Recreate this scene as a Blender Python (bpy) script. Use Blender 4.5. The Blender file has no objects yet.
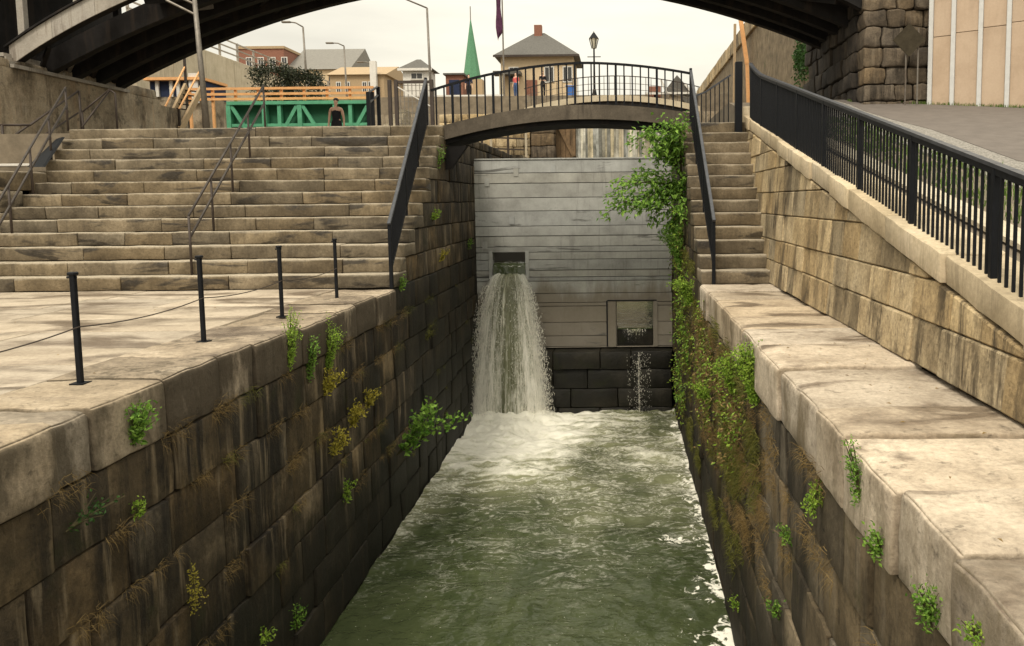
import bpy, bmesh, math, random
from mathutils import Vector, noise
R_ = math.radians
random.seed(7)
sc = bpy.context.scene
# ------------------------------------------------------------------ camera
FPX, PCX, PCY = 800.0, 620.0, 273.0          # focal length and principal point, in pixels
PITCH, ROLL = math.atan(73/800), R_(.6)
EYE = Vector((0, 0, 1.54))
cF = Vector((0, math.cos(PITCH), -math.sin(PITCH)))
_r0 = Vector((1, 0, 0)); _u0 = Vector((0, math.sin(PITCH), math.cos(PITCH)))
cR = _r0*math.cos(ROLL) - _u0*math.sin(ROLL)
cU = _r0*math.sin(ROLL) + _u0*math.cos(ROLL)
cam_d = bpy.data.cameras.new('camera'); cam = bpy.data.objects.new('camera', cam_d)
sc.collection.objects.link(cam); sc.camera = cam
cam_d.sensor_width = 36; cam_d.lens = FPX/1024*36
cam_d.shift_x = (512-PCX)/1024; cam_d.shift_y = (PCY-323)/1024
cam_d.clip_start = .05; cam_d.clip_end = 3000
from mathutils import Matrix
cam.matrix_world = Matrix(((cR.x, cU.x, -cF.x, EYE.x), (cR.y, cU.y, -cF.y, EYE.y), (cR.z, cU.z, -cF.z, EYE.z), (0, 0, 0, 1)))
# ------------------------------------------------------------------ sky and sun
SUN_EL, SUN_AZ = R_(52), R_(199)             # high veiled sun behind the camera, to its left
w = bpy.data.worlds.new('World'); sc.world = w; w.use_nodes = True
nt = w.node_tree; bgn = nt.nodes['Background']
sky = nt.nodes.new('ShaderNodeTexSky'); sky.sky_type = 'NISHITA'; sky.sun_disc = False
sky.sun_elevation = SUN_EL; sky.sun_rotation = SUN_AZ; sky.dust_density = 4
tc = nt.nodes.new('ShaderNodeTexCoord'); mp = nt.nodes.new('ShaderNodeMapping'); mp.inputs['Scale'].default_value = (1.3, 1.3, 6)
nz = nt.nodes.new('ShaderNodeTexNoise'); nz.inputs['Scale'].default_value = 1.6; nz.inputs['Detail'].default_value = 6
cr = nt.nodes.new('ShaderNodeValToRGB')
cr.color_ramp.elements[0].position = .3; cr.color_ramp.elements[0].color = (5.7, 5.35, 4.45, 1)
cr.color_ramp.elements[1].position = .62; cr.color_ramp.elements[1].color = (8.3, 7.8, 6.4, 1)
mx = nt.nodes.new('ShaderNodeMix'); mx.data_type = 'RGBA'; mx.inputs[0].default_value = .9
nt.links.new(tc.outputs['Generated'], mp.inputs[0]); nt.links.new(mp.outputs[0], nz.inputs['Vector'])
nt.links.new(nz.outputs[0], cr.inputs[0]); nt.links.new(sky.outputs[0], mx.inputs[6]); nt.links.new(cr.outputs[0], mx.inputs[7])
# standard overcast sky: three times as bright overhead as at the horizon
sxyz = nt.nodes.new('ShaderNodeSeparateXYZ'); nt.links.new(tc.outputs['Generated'], sxyz.inputs[0])
mr = nt.nodes.new('ShaderNodeMapRange'); mr.inputs[1].default_value = 0; mr.inputs[2].default_value = 1; mr.inputs[3].default_value = .8; mr.inputs[4].default_value = 2.55
nt.links.new(sxyz.outputs[2], mr.inputs[0])
ml = nt.nodes.new('ShaderNodeVectorMath'); ml.operation = 'SCALE'; nt.links.new(mx.outputs[2], ml.inputs[0]); nt.links.new(mr.outputs[0], ml.inputs['Scale'])
nt.links.new(ml.outputs[0], bgn.inputs[0]); bgn.inputs[1].default_value = .1
sl = bpy.data.lights.new('sun', 'SUN'); sl.energy = 1.5; sl.angle = R_(14); sl.color = (1, .91, .76)
so = bpy.data.objects.new('sun', sl); sc.collection.objects.link(so)
sd = Vector((math.sin(SUN_AZ)*math.cos(SUN_EL), math.cos(SUN_AZ)*math.cos(SUN_EL), math.sin(SUN_EL)))
so.rotation_euler = sd.to_track_quat('Z', 'Y').to_euler(); so.location = sd*60
sc.view_settings.view_transform = 'Standard'; sc.view_settings.look = 'None'
sc.view_settings.exposure = .46; sc.view_settings.gamma = 1

# ------------------------------------------------------------------ pixel helpers (a direction; depth comes from the place)
def ray(px, py): return cF + cR*((px-PCX)/FPX) + cU*((PCY-py)/FPX)
def at_y(px, py, y): v = ray(px, py); return EYE + v*(y/v.y)
def at_x(px, py, x): v = ray(px, py); return EYE + v*(x/v.x)
def at_z(px, py, z): v = ray(px, py); return EYE + v*((z-EYE.z)/v.z)
rnd = random.uniform

# ------------------------------------------------------------------ geometry helpers
WL = {}                                     # world position of every object made here
def wl(o): return WL.get(o.name, Vector((0, 0, 0))) if o else Vector((0, 0, 0))
def tag(o, label=None, cat=None, group=None, kind=None):
    for k, v in (('label', label), ('category', cat), ('group', group), ('kind', kind)):
        if v: o[k] = v
    return o
def thing(name, loc, label, cat, group=None):
    o = bpy.data.objects.new(name, None); sc.collection.objects.link(o)
    o.empty_display_size = .2; o.location = loc; WL[o.name] = Vector(loc)
    return tag(o, label, cat, group)
def link(name, me, at, parent=None):
    o = bpy.data.objects.new(name, me); sc.collection.objects.link(o)
    o.parent = parent; o.location = Vector(at) - wl(parent); WL[o.name] = Vector(at)
    return o
class G:
    def __init__(s): s.V = []; s.F = []; s.uv = None
    def add(s, vs, fs):
        b = len(s.V); s.V += [Vector(v) for v in vs]; s.F += [tuple(i+b for i in f) for f in fs]; return s
    def box(s, x0, x1, y0, y1, z0, z1):
        return s.add([(x, y, z) for z in (z0, z1) for y in (y0, y1) for x in (x0, x1)],
                     [(0, 2, 3, 1), (4, 5, 7, 6), (0, 1, 5, 4), (2, 6, 7, 3), (0, 4, 6, 2), (1, 3, 7, 5)])
    def beam(s, p, q, wd, h, up=(0, 0, 1)):
        p, q = Vector(p), Vector(q); d = (q-p).normalized(); u = Vector(up)
        if abs(d.dot(u)) > .98: u = Vector((0, 1, 0))
        a = d.cross(u).normalized()*wd/2; b = a.cross(d).normalized()*h/2
        return s.add([c+i*a+j*b for c in (p, q) for j in (-1, 1) for i in (-1, 1)],
                     [(0, 2, 3, 1), (4, 5, 7, 6), (0, 1, 5, 4), (2, 6, 7, 3), (0, 4, 6, 2), (1, 3, 7, 5)])
    def tube(s, pts, r, n=6, r2=None):
        pts = [Vector(p) for p in pts]; r2 = r if r2 is None else r2; b = len(s.V); m = len(pts)
        for i, p in enumerate(pts):
            d = (pts[min(i+1, m-1)]-pts[max(i-1, 0)]).normalized()
            u = Vector((0, 0, 1)) if abs(d.z) < .9 else Vector((1, 0, 0))
            a = d.cross(u).normalized(); c = a.cross(d); rr = r+(r2-r)*i/max(1, m-1)
            for k in range(n):
                t = 2*math.pi*k/n; s.V.append(p+(a*math.cos(t)+c*math.sin(t))*rr)
        for i in range(m-1):
            for k in range(n):
                k2 = (k+1) % n; s.F.append((b+i*n+k, b+i*n+k2, b+(i+1)*n+k2, b+(i+1)*n+k))
        s.F.append(tuple(b+k for k in range(n))[::-1]); s.F.append(tuple(b+(m-1)*n+k for k in range(n)))
        return s
    def prism(s, poly, axis, a, b):          # poly = list of 2D points on the two other axes
        def v(p, t): return {'x': (t, p[0], p[1]), 'y': (p[0], t, p[1]), 'z': (p[0], p[1], t)}[axis]
        n = len(poly)
        return s.add([v(p, a) for p in poly]+[v(p, b) for p in poly],
                     [tuple(range(n))[::-1], tuple(range(n, 2*n))]+[(i, (i+1) % n, n+(i+1) % n, n+i) for i in range(n)])
    def cone(s, c, r0, r1, h, n=10): c = Vector(c); return s.tube([c, c+Vector((0, 0, h))], r0, n, r1)
    def mesh(s, name, mat, at, smooth=False, fix=True):
        me = bpy.data.meshes.new(name); me.from_pydata([v-at for v in s.V], [], s.F)
        if fix:
            bm = bmesh.new(); bm.from_mesh(me); bmesh.ops.recalc_face_normals(bm, faces=bm.faces); bm.to_mesh(me); bm.free()
        for m in (mat if isinstance(mat, (list, tuple)) else [mat]): me.materials.append(m)
        if smooth: me.shade_smooth()
        return me
    def build(s, name, mat, parent=None, label=None, cat=None, group=None, kind=None, smooth=False, at=None, fix=True, bevel=0):
        if at is None:
            xs = [v.x for v in s.V]; ys = [v.y for v in s.V]; zs = [v.z for v in s.V]
            at = Vector(((min(xs)+max(xs))/2, (min(ys)+max(ys))/2, min(zs)))
        me = s.mesh(name, mat, Vector(at), smooth, fix)
        if bevel:
            bm = bmesh.new(); bm.from_mesh(me); bmesh.ops.bevel(bm, geom=bm.edges[:], offset=bevel, segments=1, affect='EDGES', clamp_overlap=True); bm.to_mesh(me); bm.free()
        return tag(link(name, me, at, parent), label, cat, group, kind)
def copy_at(o, at, parent):                  # a copy that shares the mesh
    c = o.copy(); sc.collection.objects.link(c); c.parent = parent; c.location = Vector(at)-wl(parent); WL[c.name] = Vector(at); return c

def rblock(x0, x1, y0, y1, z0, z1, r=.03, cell=.35, amp=.012, freq=2.2, fn=None, nose=None):
    """a worn stone: rounded, slightly lumpy box"""
    g = G(); ax = []
    for a, b in ((x0, x1), (y0, y1), (z0, z1)):
        L = b-a; rr = min(r, L*.3); n = max(1, min(7, round((L-2*rr)/cell)))
        ax.append([a, a+rr]+[a+rr+(L-2*rr)*i/n for i in range(1, n)]+[b-rr, b])
    if nose:                                  # (face side, radius): the worn, rounded top edge over the water
        sg_, Rn = nose; xf_ = x0 if sg_ < 0 else x1
        ax[0] = sorted(ax[0]+[xf_-sg_*Rn*t for t in (.12, .32, .62, 1.0)]); ax[2] = sorted(ax[2]+[z1-Rn*t for t in (.12, .32, .62, 1.0)])
    nx, ny, nzz = (len(a) for a in ax); idx = {}
    lo = [v+min(r, (w_-v)*.3) for v, w_ in ((x0, x1), (y0, y1), (z0, z1))]; hi = [w_-min(r, (w_-v)*.3) for v, w_ in ((x0, x1), (y0, y1), (z0, z1))]
    def vid(i, j, k):
        if (i, j, k) in idx: return idx[i, j, k]
        p = Vector((ax[0][i], ax[1][j], ax[2][k])); q = Vector([min(max(p[t], lo[t]), hi[t]) for t in range(3)])
        d = p-q
        if d.length > 0:
            m = max(abs(d.x), abs(d.y), abs(d.z)); d = d.normalized()*m
        p = q+d
        if nose:
            a_ = Rn-abs(p.x-xf_); b_ = Rn-(z1-p.z)
            if a_ > 0 and b_ > 0:
                l_ = max(a_, b_)/math.hypot(a_, b_); a_ *= l_; b_ *= l_; p.x = xf_-sg_*(Rn-a_); p.z = z1-(Rn-b_)
        if fn: p = fn(p)
        p = p + noise.noise_vector(p*freq)*amp + noise.noise_vector(p*freq*4.3)*amp*.3
        idx[i, j, k] = len(g.V); g.V.append(p); return idx[i, j, k]
    for i in range(nx-1):
        for j in range(ny-1):
            g.F.append((vid(i, j, 0), vid(i, j+1, 0), vid(i+1, j+1, 0), vid(i+1, j, 0)))
            g.F.append((vid(i, j, nzz-1), vid(i+1, j, nzz-1), vid(i+1, j+1, nzz-1), vid(i, j+1, nzz-1)))
    for i in range(nx-1):
        for k in range(nzz-1):
            g.F.append((vid(i, 0, k), vid(i+1, 0, k), vid(i+1, 0, k+1), vid(i, 0, k+1)))
            g.F.append((vid(i, ny-1, k), vid(i, ny-1, k+1), vid(i+1, ny-1, k+1), vid(i+1, ny-1, k)))
    for j in range(ny-1):
        for k in range(nzz-1):
            g.F.append((vid(0, j, k), vid(0, j, k+1), vid(0, j+1, k+1), vid(0, j+1, k)))
            g.F.append((vid(nx-1, j, k), vid(nx-1, j+1, k), vid(nx-1, j+1, k+1), vid(nx-1, j, k+1)))
    return g
def stone(name, mat, parent, *a, **k):
    o = rblock(*a, **k).build(name, mat, parent, smooth=True, fix=False); o.data.set_sharp_from_angle(angle=R_(32)); return o

# ------------------------------------------------------------------ materials
def new_mat(name):
    m = bpy.data.materials.new(name); m.use_nodes = True; t = m.node_tree; return m, t, t.nodes['Principled BSDF']
def nd(t, kind, **kw):
    n = t.nodes.new('ShaderNode'+kind)
    for k, v in kw.items():
        if k in n.inputs: n.inputs[k].default_value = v
        else: setattr(n, k, v)
    return n
def ramp(t, fac, stops):
    n = nd(t, 'ValToRGB'); e = n.color_ramp.elements
    while len(e) < len(stops): e.new(.5)
    for i, (p, c) in enumerate(stops):
        e[i].position = p; e[i].color = (c, c, c, 1) if isinstance(c, (int, float)) else (*c, 1)
    t.links.new(fac, n.inputs[0]); return n.outputs[0]
def mix(t, fac, a, b, mode='MIX'):
    n = nd(t, 'Mix', data_type='RGBA', blend_type=mode)
    for i, v in ((0, fac), (6, a), (7, b)):
        if hasattr(v, 'links'): t.links.new(v, n.inputs[i])
        else: n.inputs[i].default_value = v if i == 0 else (*v, 1) if len(v) == 3 else v
    return n.outputs[2]
def math_(t, op, a, b=None, clamp=False):
    n = nd(t, 'Math', operation=op, use_clamp=clamp)
    for i, v in enumerate((a, b)):
        if v is None: continue
        if hasattr(v, 'links'): t.links.new(v, n.inputs[i])
        else: n.inputs[i].default_value = v
    return n.outputs[0]
def tex(t, vec, scale=(1, 1, 1), sc_=1.0, detail=6, rough=.6, kind='Noise', dist=0):
    mpn = nd(t, 'Mapping'); mpn.inputs['Scale'].default_value = scale; t.links.new(vec, mpn.inputs[0])
    n = nd(t, 'Tex'+kind); n.inputs['Scale'].default_value = sc_; n.inputs['Detail'].default_value = detail
    n.inputs['Roughness'].default_value = rough; n.inputs['Distortion'].default_value = dist
    t.links.new(mpn.outputs[0], n.inputs['Vector']); return n.outputs[0]
def masonry(name, cols, streak=None, s_amt=.8, s_lo=.5, s_hi=.62, light=None, l_amt=.6, wet=None, wet_lo=.52, wet_hi=.57, wet_scale=(.45, 1.1, 1),
            vary=.25, rough=.88, bump=.35, scale=1.0, moss=None, moss_lo=.56, algae=None, fine=.35, top=None, shift=True, dirt=None, s_scale=(6.5, 6.5, .5), worn=None):
    m, t, p = new_mat(name); geo = nd(t, 'NewGeometry'); oi = nd(t, 'ObjectInfo'); pos = geo.outputs['Position']; L = t.links.new
    if shift:
        off = nd(t, 'VectorMath', operation='SCALE'); cmb = nd(t, 'CombineXYZ')
        for i in range(3): L(oi.outputs['Random'], cmb.inputs[i])
        L(cmb.outputs[0], off.inputs[0]); off.inputs['Scale'].default_value = 41
        ad = nd(t, 'VectorMath', operation='ADD'); L(pos, ad.inputs[0]); L(off.outputs[0], ad.inputs[1]); vec = ad.outputs[0]
    else: vec = pos
    n1 = tex(t, vec, sc_=1.3*scale, detail=7, rough=.65)
    k = len(cols); col = ramp(t, n1, [(.3+.42*i/(k-1), c) for i, c in enumerate(cols)])
    tone = ramp(t, oi.outputs['Random'], [(0, (1-vary,)*3), (.3, (1+vary*.3, 1, 1-vary*.5)), (.55, (1-vary*.35, 1-vary*.3, 1-vary*.2)), (.8, (1+vary*.8, 1+vary*.7, 1+vary*.55)), (1, (1+vary, 1+vary*.8, 1+vary*.4))])
    col = mix(t, 1, col, tone, 'MULTIPLY')
    nf = tex(t, vec, sc_=22*scale, detail=8, rough=.75)
    col = mix(t, fine, col, ramp(t, nf, [(.25, .25), (.75, 1.5)]), 'MULTIPLY')
    if light:
        ls = ramp(t, tex(t, vec, (5, 5, .45), 1.0, 5), [(.55, 0), (.68, 1)])
        col = mix(t, math_(t, 'MULTIPLY', ls, l_amt), col, light)
    if streak:
        ss = ramp(t, tex(t, pos, s_scale, 1.0, 8, .72, dist=.35), [(s_lo, 0), (s_hi, 1)])
        ss = math_(t, 'MULTIPLY', ss, ramp(t, tex(t, pos, (.9, .9, .8), 1.0, 4, .6), [(.4, .12), (.58, 1)]))
        col = mix(t, math_(t, 'MULTIPLY', ss, s_amt), col, streak)
    pit = ramp(t, tex(t, vec, sc_=9*scale, detail=9, rough=.8), [(.26, .35), (.42, 1)])   # pits and flaked spots
    col = mix(t, min(1, fine*1.6), col, pit, 'MULTIPLY')
    rsock = None
    if dirt:                                 # grime run down the upright faces
        sn = nd(t, 'SeparateXYZ'); L(geo.outputs['Normal'], sn.inputs[0])
        dm = math_(t, 'MULTIPLY', ramp(t, sn.outputs[2], [(.35, 1), (.85, 0)]), ramp(t, tex(t, pos, (1.6, 1.6, .7), 1.0, 6, .65), [(dirt[1], 0), (dirt[1]+.16, 1)]))
        col = mix(t, math_(t, 'MULTIPLY', dm, .88), col, dirt[0])
    if moss:
        ms = ramp(t, tex(t, pos, sc_=1.7, detail=9, rough=.7), [(moss_lo, 0), (moss_lo+.09, 1)])
        col = mix(t, math_(t, 'MULTIPLY', ms, .75), col, moss)
    if algae:                                # wet growth up to a high-water mark
        sx = nd(t, 'SeparateXYZ'); L(pos, sx.inputs[0])
        z = math_(t, 'ADD', sx.outputs[2], math_(t, 'MULTIPLY', tex(t, pos, (2, 2, .4), 1.2, 5), 1.6))
        a = nd(t, 'MapRange'); L(z, a.inputs[0]); a.inputs[1].default_value = algae[1]+.8; a.inputs[2].default_value = algae[1]+.3; 
        col = mix(t, math_(t, 'MULTIPLY', a.outputs[0], algae[2]), col, algae[0])
    if wet:
        wn = tex(t, pos if top == 2 else vec, wet_scale, 1.0, 7, .6, dist=.6)
        ws = ramp(t, wn, [(wet_lo, 0), (wet_hi, 1)])
        if top:                              # only where the surface lies flat
            sn = nd(t, 'SeparateXYZ'); L(geo.outputs['Normal'], sn.inputs[0]); ws = math_(t, 'MULTIPLY', ws, ramp(t, sn.outputs[2], [(.7, 0), (.9, 1)]))
        col = mix(t, math_(t, 'MULTIPLY', ws, ramp(t, n1, [(.3, .97), (.7, .68)])), col, mix(t, .5, wet, ramp(t, nf, [(.3, .3), (.7, 1.4)]), 'MULTIPLY'))
        rsock = ramp(t, ws, [(0, rough), (1, .38)])
    if worn:                                 # chipped arrises; treads and nosings painted paler as if lit by the sky
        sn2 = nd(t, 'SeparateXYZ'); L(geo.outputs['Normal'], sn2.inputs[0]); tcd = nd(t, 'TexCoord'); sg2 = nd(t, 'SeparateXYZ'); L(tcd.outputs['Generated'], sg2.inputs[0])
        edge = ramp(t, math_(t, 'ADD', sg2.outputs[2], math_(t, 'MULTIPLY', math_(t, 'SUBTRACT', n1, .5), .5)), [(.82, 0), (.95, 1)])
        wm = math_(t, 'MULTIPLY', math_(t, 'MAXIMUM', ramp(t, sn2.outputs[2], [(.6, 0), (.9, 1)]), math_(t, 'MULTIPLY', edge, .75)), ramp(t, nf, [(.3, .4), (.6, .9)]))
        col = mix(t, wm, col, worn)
    L(col, p.inputs['Base Color'])
    if rsock: L(rsock, p.inputs['Roughness'])
    else: p.inputs['Roughness'].default_value = rough
    p.inputs['Specular IOR Level'].default_value = .3
    if bump:
        b1 = nd(t, 'Bump'); b1.inputs['Strength'].default_value = bump; b1.inputs['Distance'].default_value = .03
        h = math_(t, 'ADD', math_(t, 'MULTIPLY', tex(t, vec, sc_=5*scale, detail=8, rough=.65), 1.0), math_(t, 'ADD', math_(t, 'MULTIPLY', nf, .5), math_(t, 'MULTIPLY', pit, .6))); L(h, b1.inputs['Height']); L(b1.outputs[0], p.inputs['Normal'])
    return m
def plain(name, col, rough=.6, metal=0, vary=.12, sc_=6, bump=0, grime=None, g_lo=.52, obj_vary=0, spec=.35):
    m, t, p = new_mat(name); geo = nd(t, 'NewGeometry'); L = t.links.new
    n = tex(t, geo.outputs['Position'], sc_=sc_, detail=7, rough=.7)
    c = ramp(t, n, [(.25, tuple(v*(1-vary*1.6) for v in col)), (.75, tuple(min(1, v*(1+vary)) for v in col))])
    if obj_vary:
        oi = nd(t, 'ObjectInfo'); c = mix(t, 1, c, ramp(t, oi.outputs['Random'], [(0, 1-obj_vary), (1, 1+obj_vary)]), 'MULTIPLY')
    if grime:
        gs = ramp(t, tex(t, geo.outputs['Position'], (3, 3, .5), 1.0, 7), [(g_lo, 0), (g_lo+.14, 1)]); c = mix(t, math_(t, 'MULTIPLY', gs, .7), c, grime)
    L(c, p.inputs['Base Color']); p.inputs['Roughness'].default_value = rough; p.inputs['Metallic'].default_value = metal; p.inputs['Specular IOR Level'].default_value = spec
    if bump:
        b = nd(t, 'Bump'); b.inputs['Strength'].default_value = bump; b.inputs['Distance'].default_value = .02
        L(tex(t, geo.outputs['Position'], sc_=sc_*4, detail=6), b.inputs['Height']); L(b.outputs[0], p.inputs['Normal'])
    return m
def leafmat(name, c1, c2, trans=.3):
    m, t, p = new_mat(name); geo = nd(t, 'NewGeometry'); L = t.links.new
    n = tex(t, geo.outputs['Position'], sc_=9, detail=3)
    wn = nd(t, 'TexWhiteNoise', noise_dimensions='1D'); L(geo.outputs['Random Per Island'], wn.inputs['W'])
    c = ramp(t, math_(t, 'ADD', math_(t, 'MULTIPLY', n, .5), math_(t, 'MULTIPLY', wn.outputs[0], .5)), [(.25, c1), (.75, c2)])
    L(c, p.inputs['Base Color']); p.inputs['Roughness'].default_value = .5; p.inputs['Specular IOR Level'].default_value = .25
    tr = nd(t, 'BsdfTranslucent'); L(c, tr.inputs[0]); ms = nd(t, 'MixShader'); ms.inputs[0].default_value = trans
    L(p.outputs[0], ms.inputs[1]); L(tr.outputs[0], ms.inputs[2]); L(ms.outputs[0], t.nodes['Material Output'].inputs[0]); return m

M = {}
M['lockL'] = masonry('wet_lock_stone', [(.018, .014, .009), (.06, .046, .028), (.2, .158, .104)], streak=(.009, .007, .005), s_amt=.92, s_lo=.42, s_hi=.56, light=(.3, .235, .15), l_amt=.7,
                     moss=(.024, .023, .008), moss_lo=.57, algae=((.011, .01, .006), -2.4, .8), vary=.6, rough=.75, bump=.8, fine=.55)
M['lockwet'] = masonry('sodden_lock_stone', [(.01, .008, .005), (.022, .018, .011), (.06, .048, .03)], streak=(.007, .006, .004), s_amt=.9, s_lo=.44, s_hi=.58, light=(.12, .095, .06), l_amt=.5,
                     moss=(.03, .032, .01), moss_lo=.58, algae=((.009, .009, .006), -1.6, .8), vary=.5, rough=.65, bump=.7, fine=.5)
M['lockR'] = masonry('mossy_lock_stone', [(.02, .015, .009), (.055, .04, .022), (.15, .115, .068)], streak=(.012, .009, .006), s_amt=.9, s_lo=.43, s_hi=.57, light=(.26, .205, .13), l_amt=.55,
                     moss=(.06, .05, .014), moss_lo=.52, algae=((.016, .013, .008), -2.7, .75), vary=.5, rough=.8, bump=.8, fine=.55)
M['lockRn'] = masonry('grey_lock_stone', [(.05, .04, .026), (.14, .115, .08), (.24, .2, .145)], streak=(.025, .02, .013), s_amt=.9, s_lo=.48, s_hi=.6, s_scale=(3.2, 3.2, .45), light=(.32, .27, .2), l_amt=.25,
                     moss=(.07, .06, .02), moss_lo=.6, algae=((.03, .024, .014), -2.4, .85), vary=.4, rough=.85, bump=.8, fine=.6)
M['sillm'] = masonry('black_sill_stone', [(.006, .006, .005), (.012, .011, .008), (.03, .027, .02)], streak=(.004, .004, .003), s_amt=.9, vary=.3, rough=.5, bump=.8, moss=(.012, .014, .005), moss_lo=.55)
M['copL'] = masonry('coping_stone', [(.2, .165, .12), (.36, .3, .225), (.46, .395, .31)], streak=(.09, .07, .045), s_amt=.45, s_lo=.5, s_hi=.66, wet=(.11, .08, .058), wet_lo=.5, wet_hi=.62, wet_scale=(.6, 1.0, 1), vary=.22, top=True, bump=.8, fine=.55, dirt=((.07, .055, .035), .4))
M['copL2'] = masonry('grimy_coping_stone', [(.19, .155, .115), (.33, .275, .21), (.43, .37, .295)], streak=(.03, .024, .015), s_amt=.7, s_lo=.47, s_hi=.6, wet=(.1, .072, .052), wet_lo=.48, wet_hi=.62, wet_scale=(.6, 1.0, 1), vary=.25, top=True, bump=.8, fine=.6, dirt=((.05, .038, .024), .28))
M['copR'] = masonry('pale_coping_stone', [(.27, .22, .165), (.47, .4, .315), (.6, .52, .42)], wet=(.125, .088, .058), wet_lo=.535, wet_hi=.62, wet_scale=(.8, 1.3, 1), vary=.26, top=True, bump=.8, fine=.55, dirt=((.15, .115, .065), .48))
M['pave'] = masonry('paving_stone', [(.25, .205, .155), (.39, .332, .26), (.49, .425, .34)], wet=(.115, .082, .055), wet_lo=.48, wet_hi=.6, wet_scale=(.5, 1.3, 1), vary=.1, bump=.5, fine=.4, top=2)
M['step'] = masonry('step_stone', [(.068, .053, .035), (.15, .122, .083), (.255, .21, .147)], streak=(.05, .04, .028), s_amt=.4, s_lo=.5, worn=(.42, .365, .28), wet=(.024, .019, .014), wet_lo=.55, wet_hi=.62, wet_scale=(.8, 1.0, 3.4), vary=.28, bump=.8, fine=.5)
M['rwall'] = masonry('tan_wall_stone', [(.24, .185, .11), (.4, .32, .2), (.5, .415, .28)], streak=(.06, .045, .028), s_amt=.92, s_lo=.48, s_hi=.56, s_scale=(2.2, 2.2, .4), vary=.34, bump=.9, fine=.75)
M['rcope'] = masonry('wall_coping', [(.32, .265, .18), (.48, .4, .28), (.56, .48, .36)], streak=(.12, .095, .06), s_amt=.4, vary=.15, bump=.35)
M['abut'] = masonry('dark_rubble_stone', [(.05, .04, .03), (.13, .103, .075), (.25, .2, .145)], streak=(.02, .016, .012), s_amt=.8, s_lo=.45, s_hi=.6, vary=.4, bump=1.0, fine=.6, light=(.22, .18, .13), l_amt=.4)
M['abut2'] = masonry('shaded_stone', [(.02, .017, .014), (.045, .037, .03), (.1, .082, .064)], streak=(.01, .009, .008), s_amt=.85, s_lo=.43, s_hi=.57, vary=.4, bump=.9, fine=.5)  # abutment stone darkened for its side face, shade under the arch put into colour
M['core'] = plain('dark_core', (.03, .025, .018), .95, vary=.3)  # plain dark filling behind the joints between stones
M['joint'] = plain('paving_joint', (.13, .105, .075), .95, vary=.3)
M['conc'] = masonry('stained_concrete', [(.17, .135, .09), (.32, .265, .19), (.44, .38, .29)], streak=(.05, .036, .024), s_amt=.85, s_lo=.46, s_hi=.58, s_scale=(1.6, 1.6, .3), fine=.6, moss=(.06, .05, .035), moss_lo=.55, vary=.05, bump=.2, shift=False, light=(.4, .27, .16), l_amt=.4)
M['concp'] = masonry('pale_concrete', [(.4, .35, .26), (.5, .44, .33), (.56, .5, .39)], streak=(.26, .21, .15), s_amt=.5, vary=.06, bump=.12, shift=False)
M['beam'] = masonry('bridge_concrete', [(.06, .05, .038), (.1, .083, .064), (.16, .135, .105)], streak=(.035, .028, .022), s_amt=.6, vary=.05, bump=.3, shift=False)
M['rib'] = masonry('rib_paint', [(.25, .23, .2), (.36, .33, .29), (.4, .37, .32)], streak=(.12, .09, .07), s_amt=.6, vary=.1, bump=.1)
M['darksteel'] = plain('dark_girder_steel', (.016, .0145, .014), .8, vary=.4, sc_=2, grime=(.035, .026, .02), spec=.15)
M['black'] = plain('black_rail_paint', (.006, .007, .0095), .5, vary=.3, sc_=12, bump=.05, spec=.18)
M['railtop'] = plain('worn_rail_top', (.05, .053, .062), .4, .1, vary=.35, sc_=8)
M['galv'] = plain('galvanised_pipe', (.2, .18, .155), .5, .4, vary=.25, sc_=8, grime=(.08, .05, .03))
M['darkpipe'] = plain('dark_pipe', (.055, .045, .038), .5, .15, vary=.3, sc_=8, grime=(.03, .02, .014))
M['brownrail'] = plain('brown_pipe_paint', (.05, .037, .03), .55, .1, vary=.25)
M['gate'] = masonry('grey_gate_board', [(.24, .243, .233), (.345, .352, .342), (.43, .44, .428)], streak=(.12, .115, .105), s_amt=.35, s_lo=.52, wet=(.1, .098, .09), wet_lo=.6, wet_hi=.66, wet_scale=(.6, 1, 3.5), vary=.14, bump=.12, rough=.6, fine=.15,
                    algae=((.15, .118, .075), -.7, .72))
M['asphalt'] = plain('asphalt', (.14, .12, .105), .9, vary=.16, sc_=3, bump=.3)
M['gravel'] = plain('gravel', (.3, .28, .25), .95, vary=.6, sc_=25, bump=.8)
M['panel'] = masonry('beige_panel', [(.4, .3, .215), (.47, .36, .265), (.5, .39, .29)], streak=(.33, .25, .18), s_amt=.35, vary=.05, bump=.06, fine=.12)
M['white'] = plain('white_paint', (.62, .6, .56), .6, vary=.1)
M['pil'] = plain('pale_pilaster', (.55, .55, .54), .7, vary=.08)
M['green'] = plain('green_steel_paint', (.1, .36, .21), .55, vary=.2, sc_=3)
M['dgreen'] = plain('deep_green_panel', (.02, .12, .06), .6, vary=.2, sc_=3)
M['orange'] = plain('orange_paint', (.72, .38, .16), .65, vary=.15)
M['brick'] = plain('brick', (.24, .11, .075), .9, vary=.25, sc_=10)
M['tanb'] = plain('tan_brick', (.38, .28, .17), .9, vary=.15, sc_=8)
M['cream'] = plain('cream_wall', (.55, .43, .28), .85, vary=.1, sc_=4)
M['slate'] = plain('slate_roof', (.11, .105, .095), .85, vary=.25, sc_=9, bump=.2)
M['greyroof'] = plain('grey_roof', (.2, .19, .17), .85, vary=.15, sc_=5)
M['copper'] = plain('green_copper', (.09, .23, .13), .75, vary=.2, sc_=4)
M['glass'] = plain('dark_window_glass', (.05, .05, .05), .15, vary=.2)
M['wood'] = plain('weathered_timber', (.2, .13, .07), .85, vary=.35, sc_=5, grime=(.05, .035, .02))
M['soil'] = plain('ground_dirt', (.2, .165, .12), .95, vary=.3, sc_=2, bump=.4)
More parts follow.
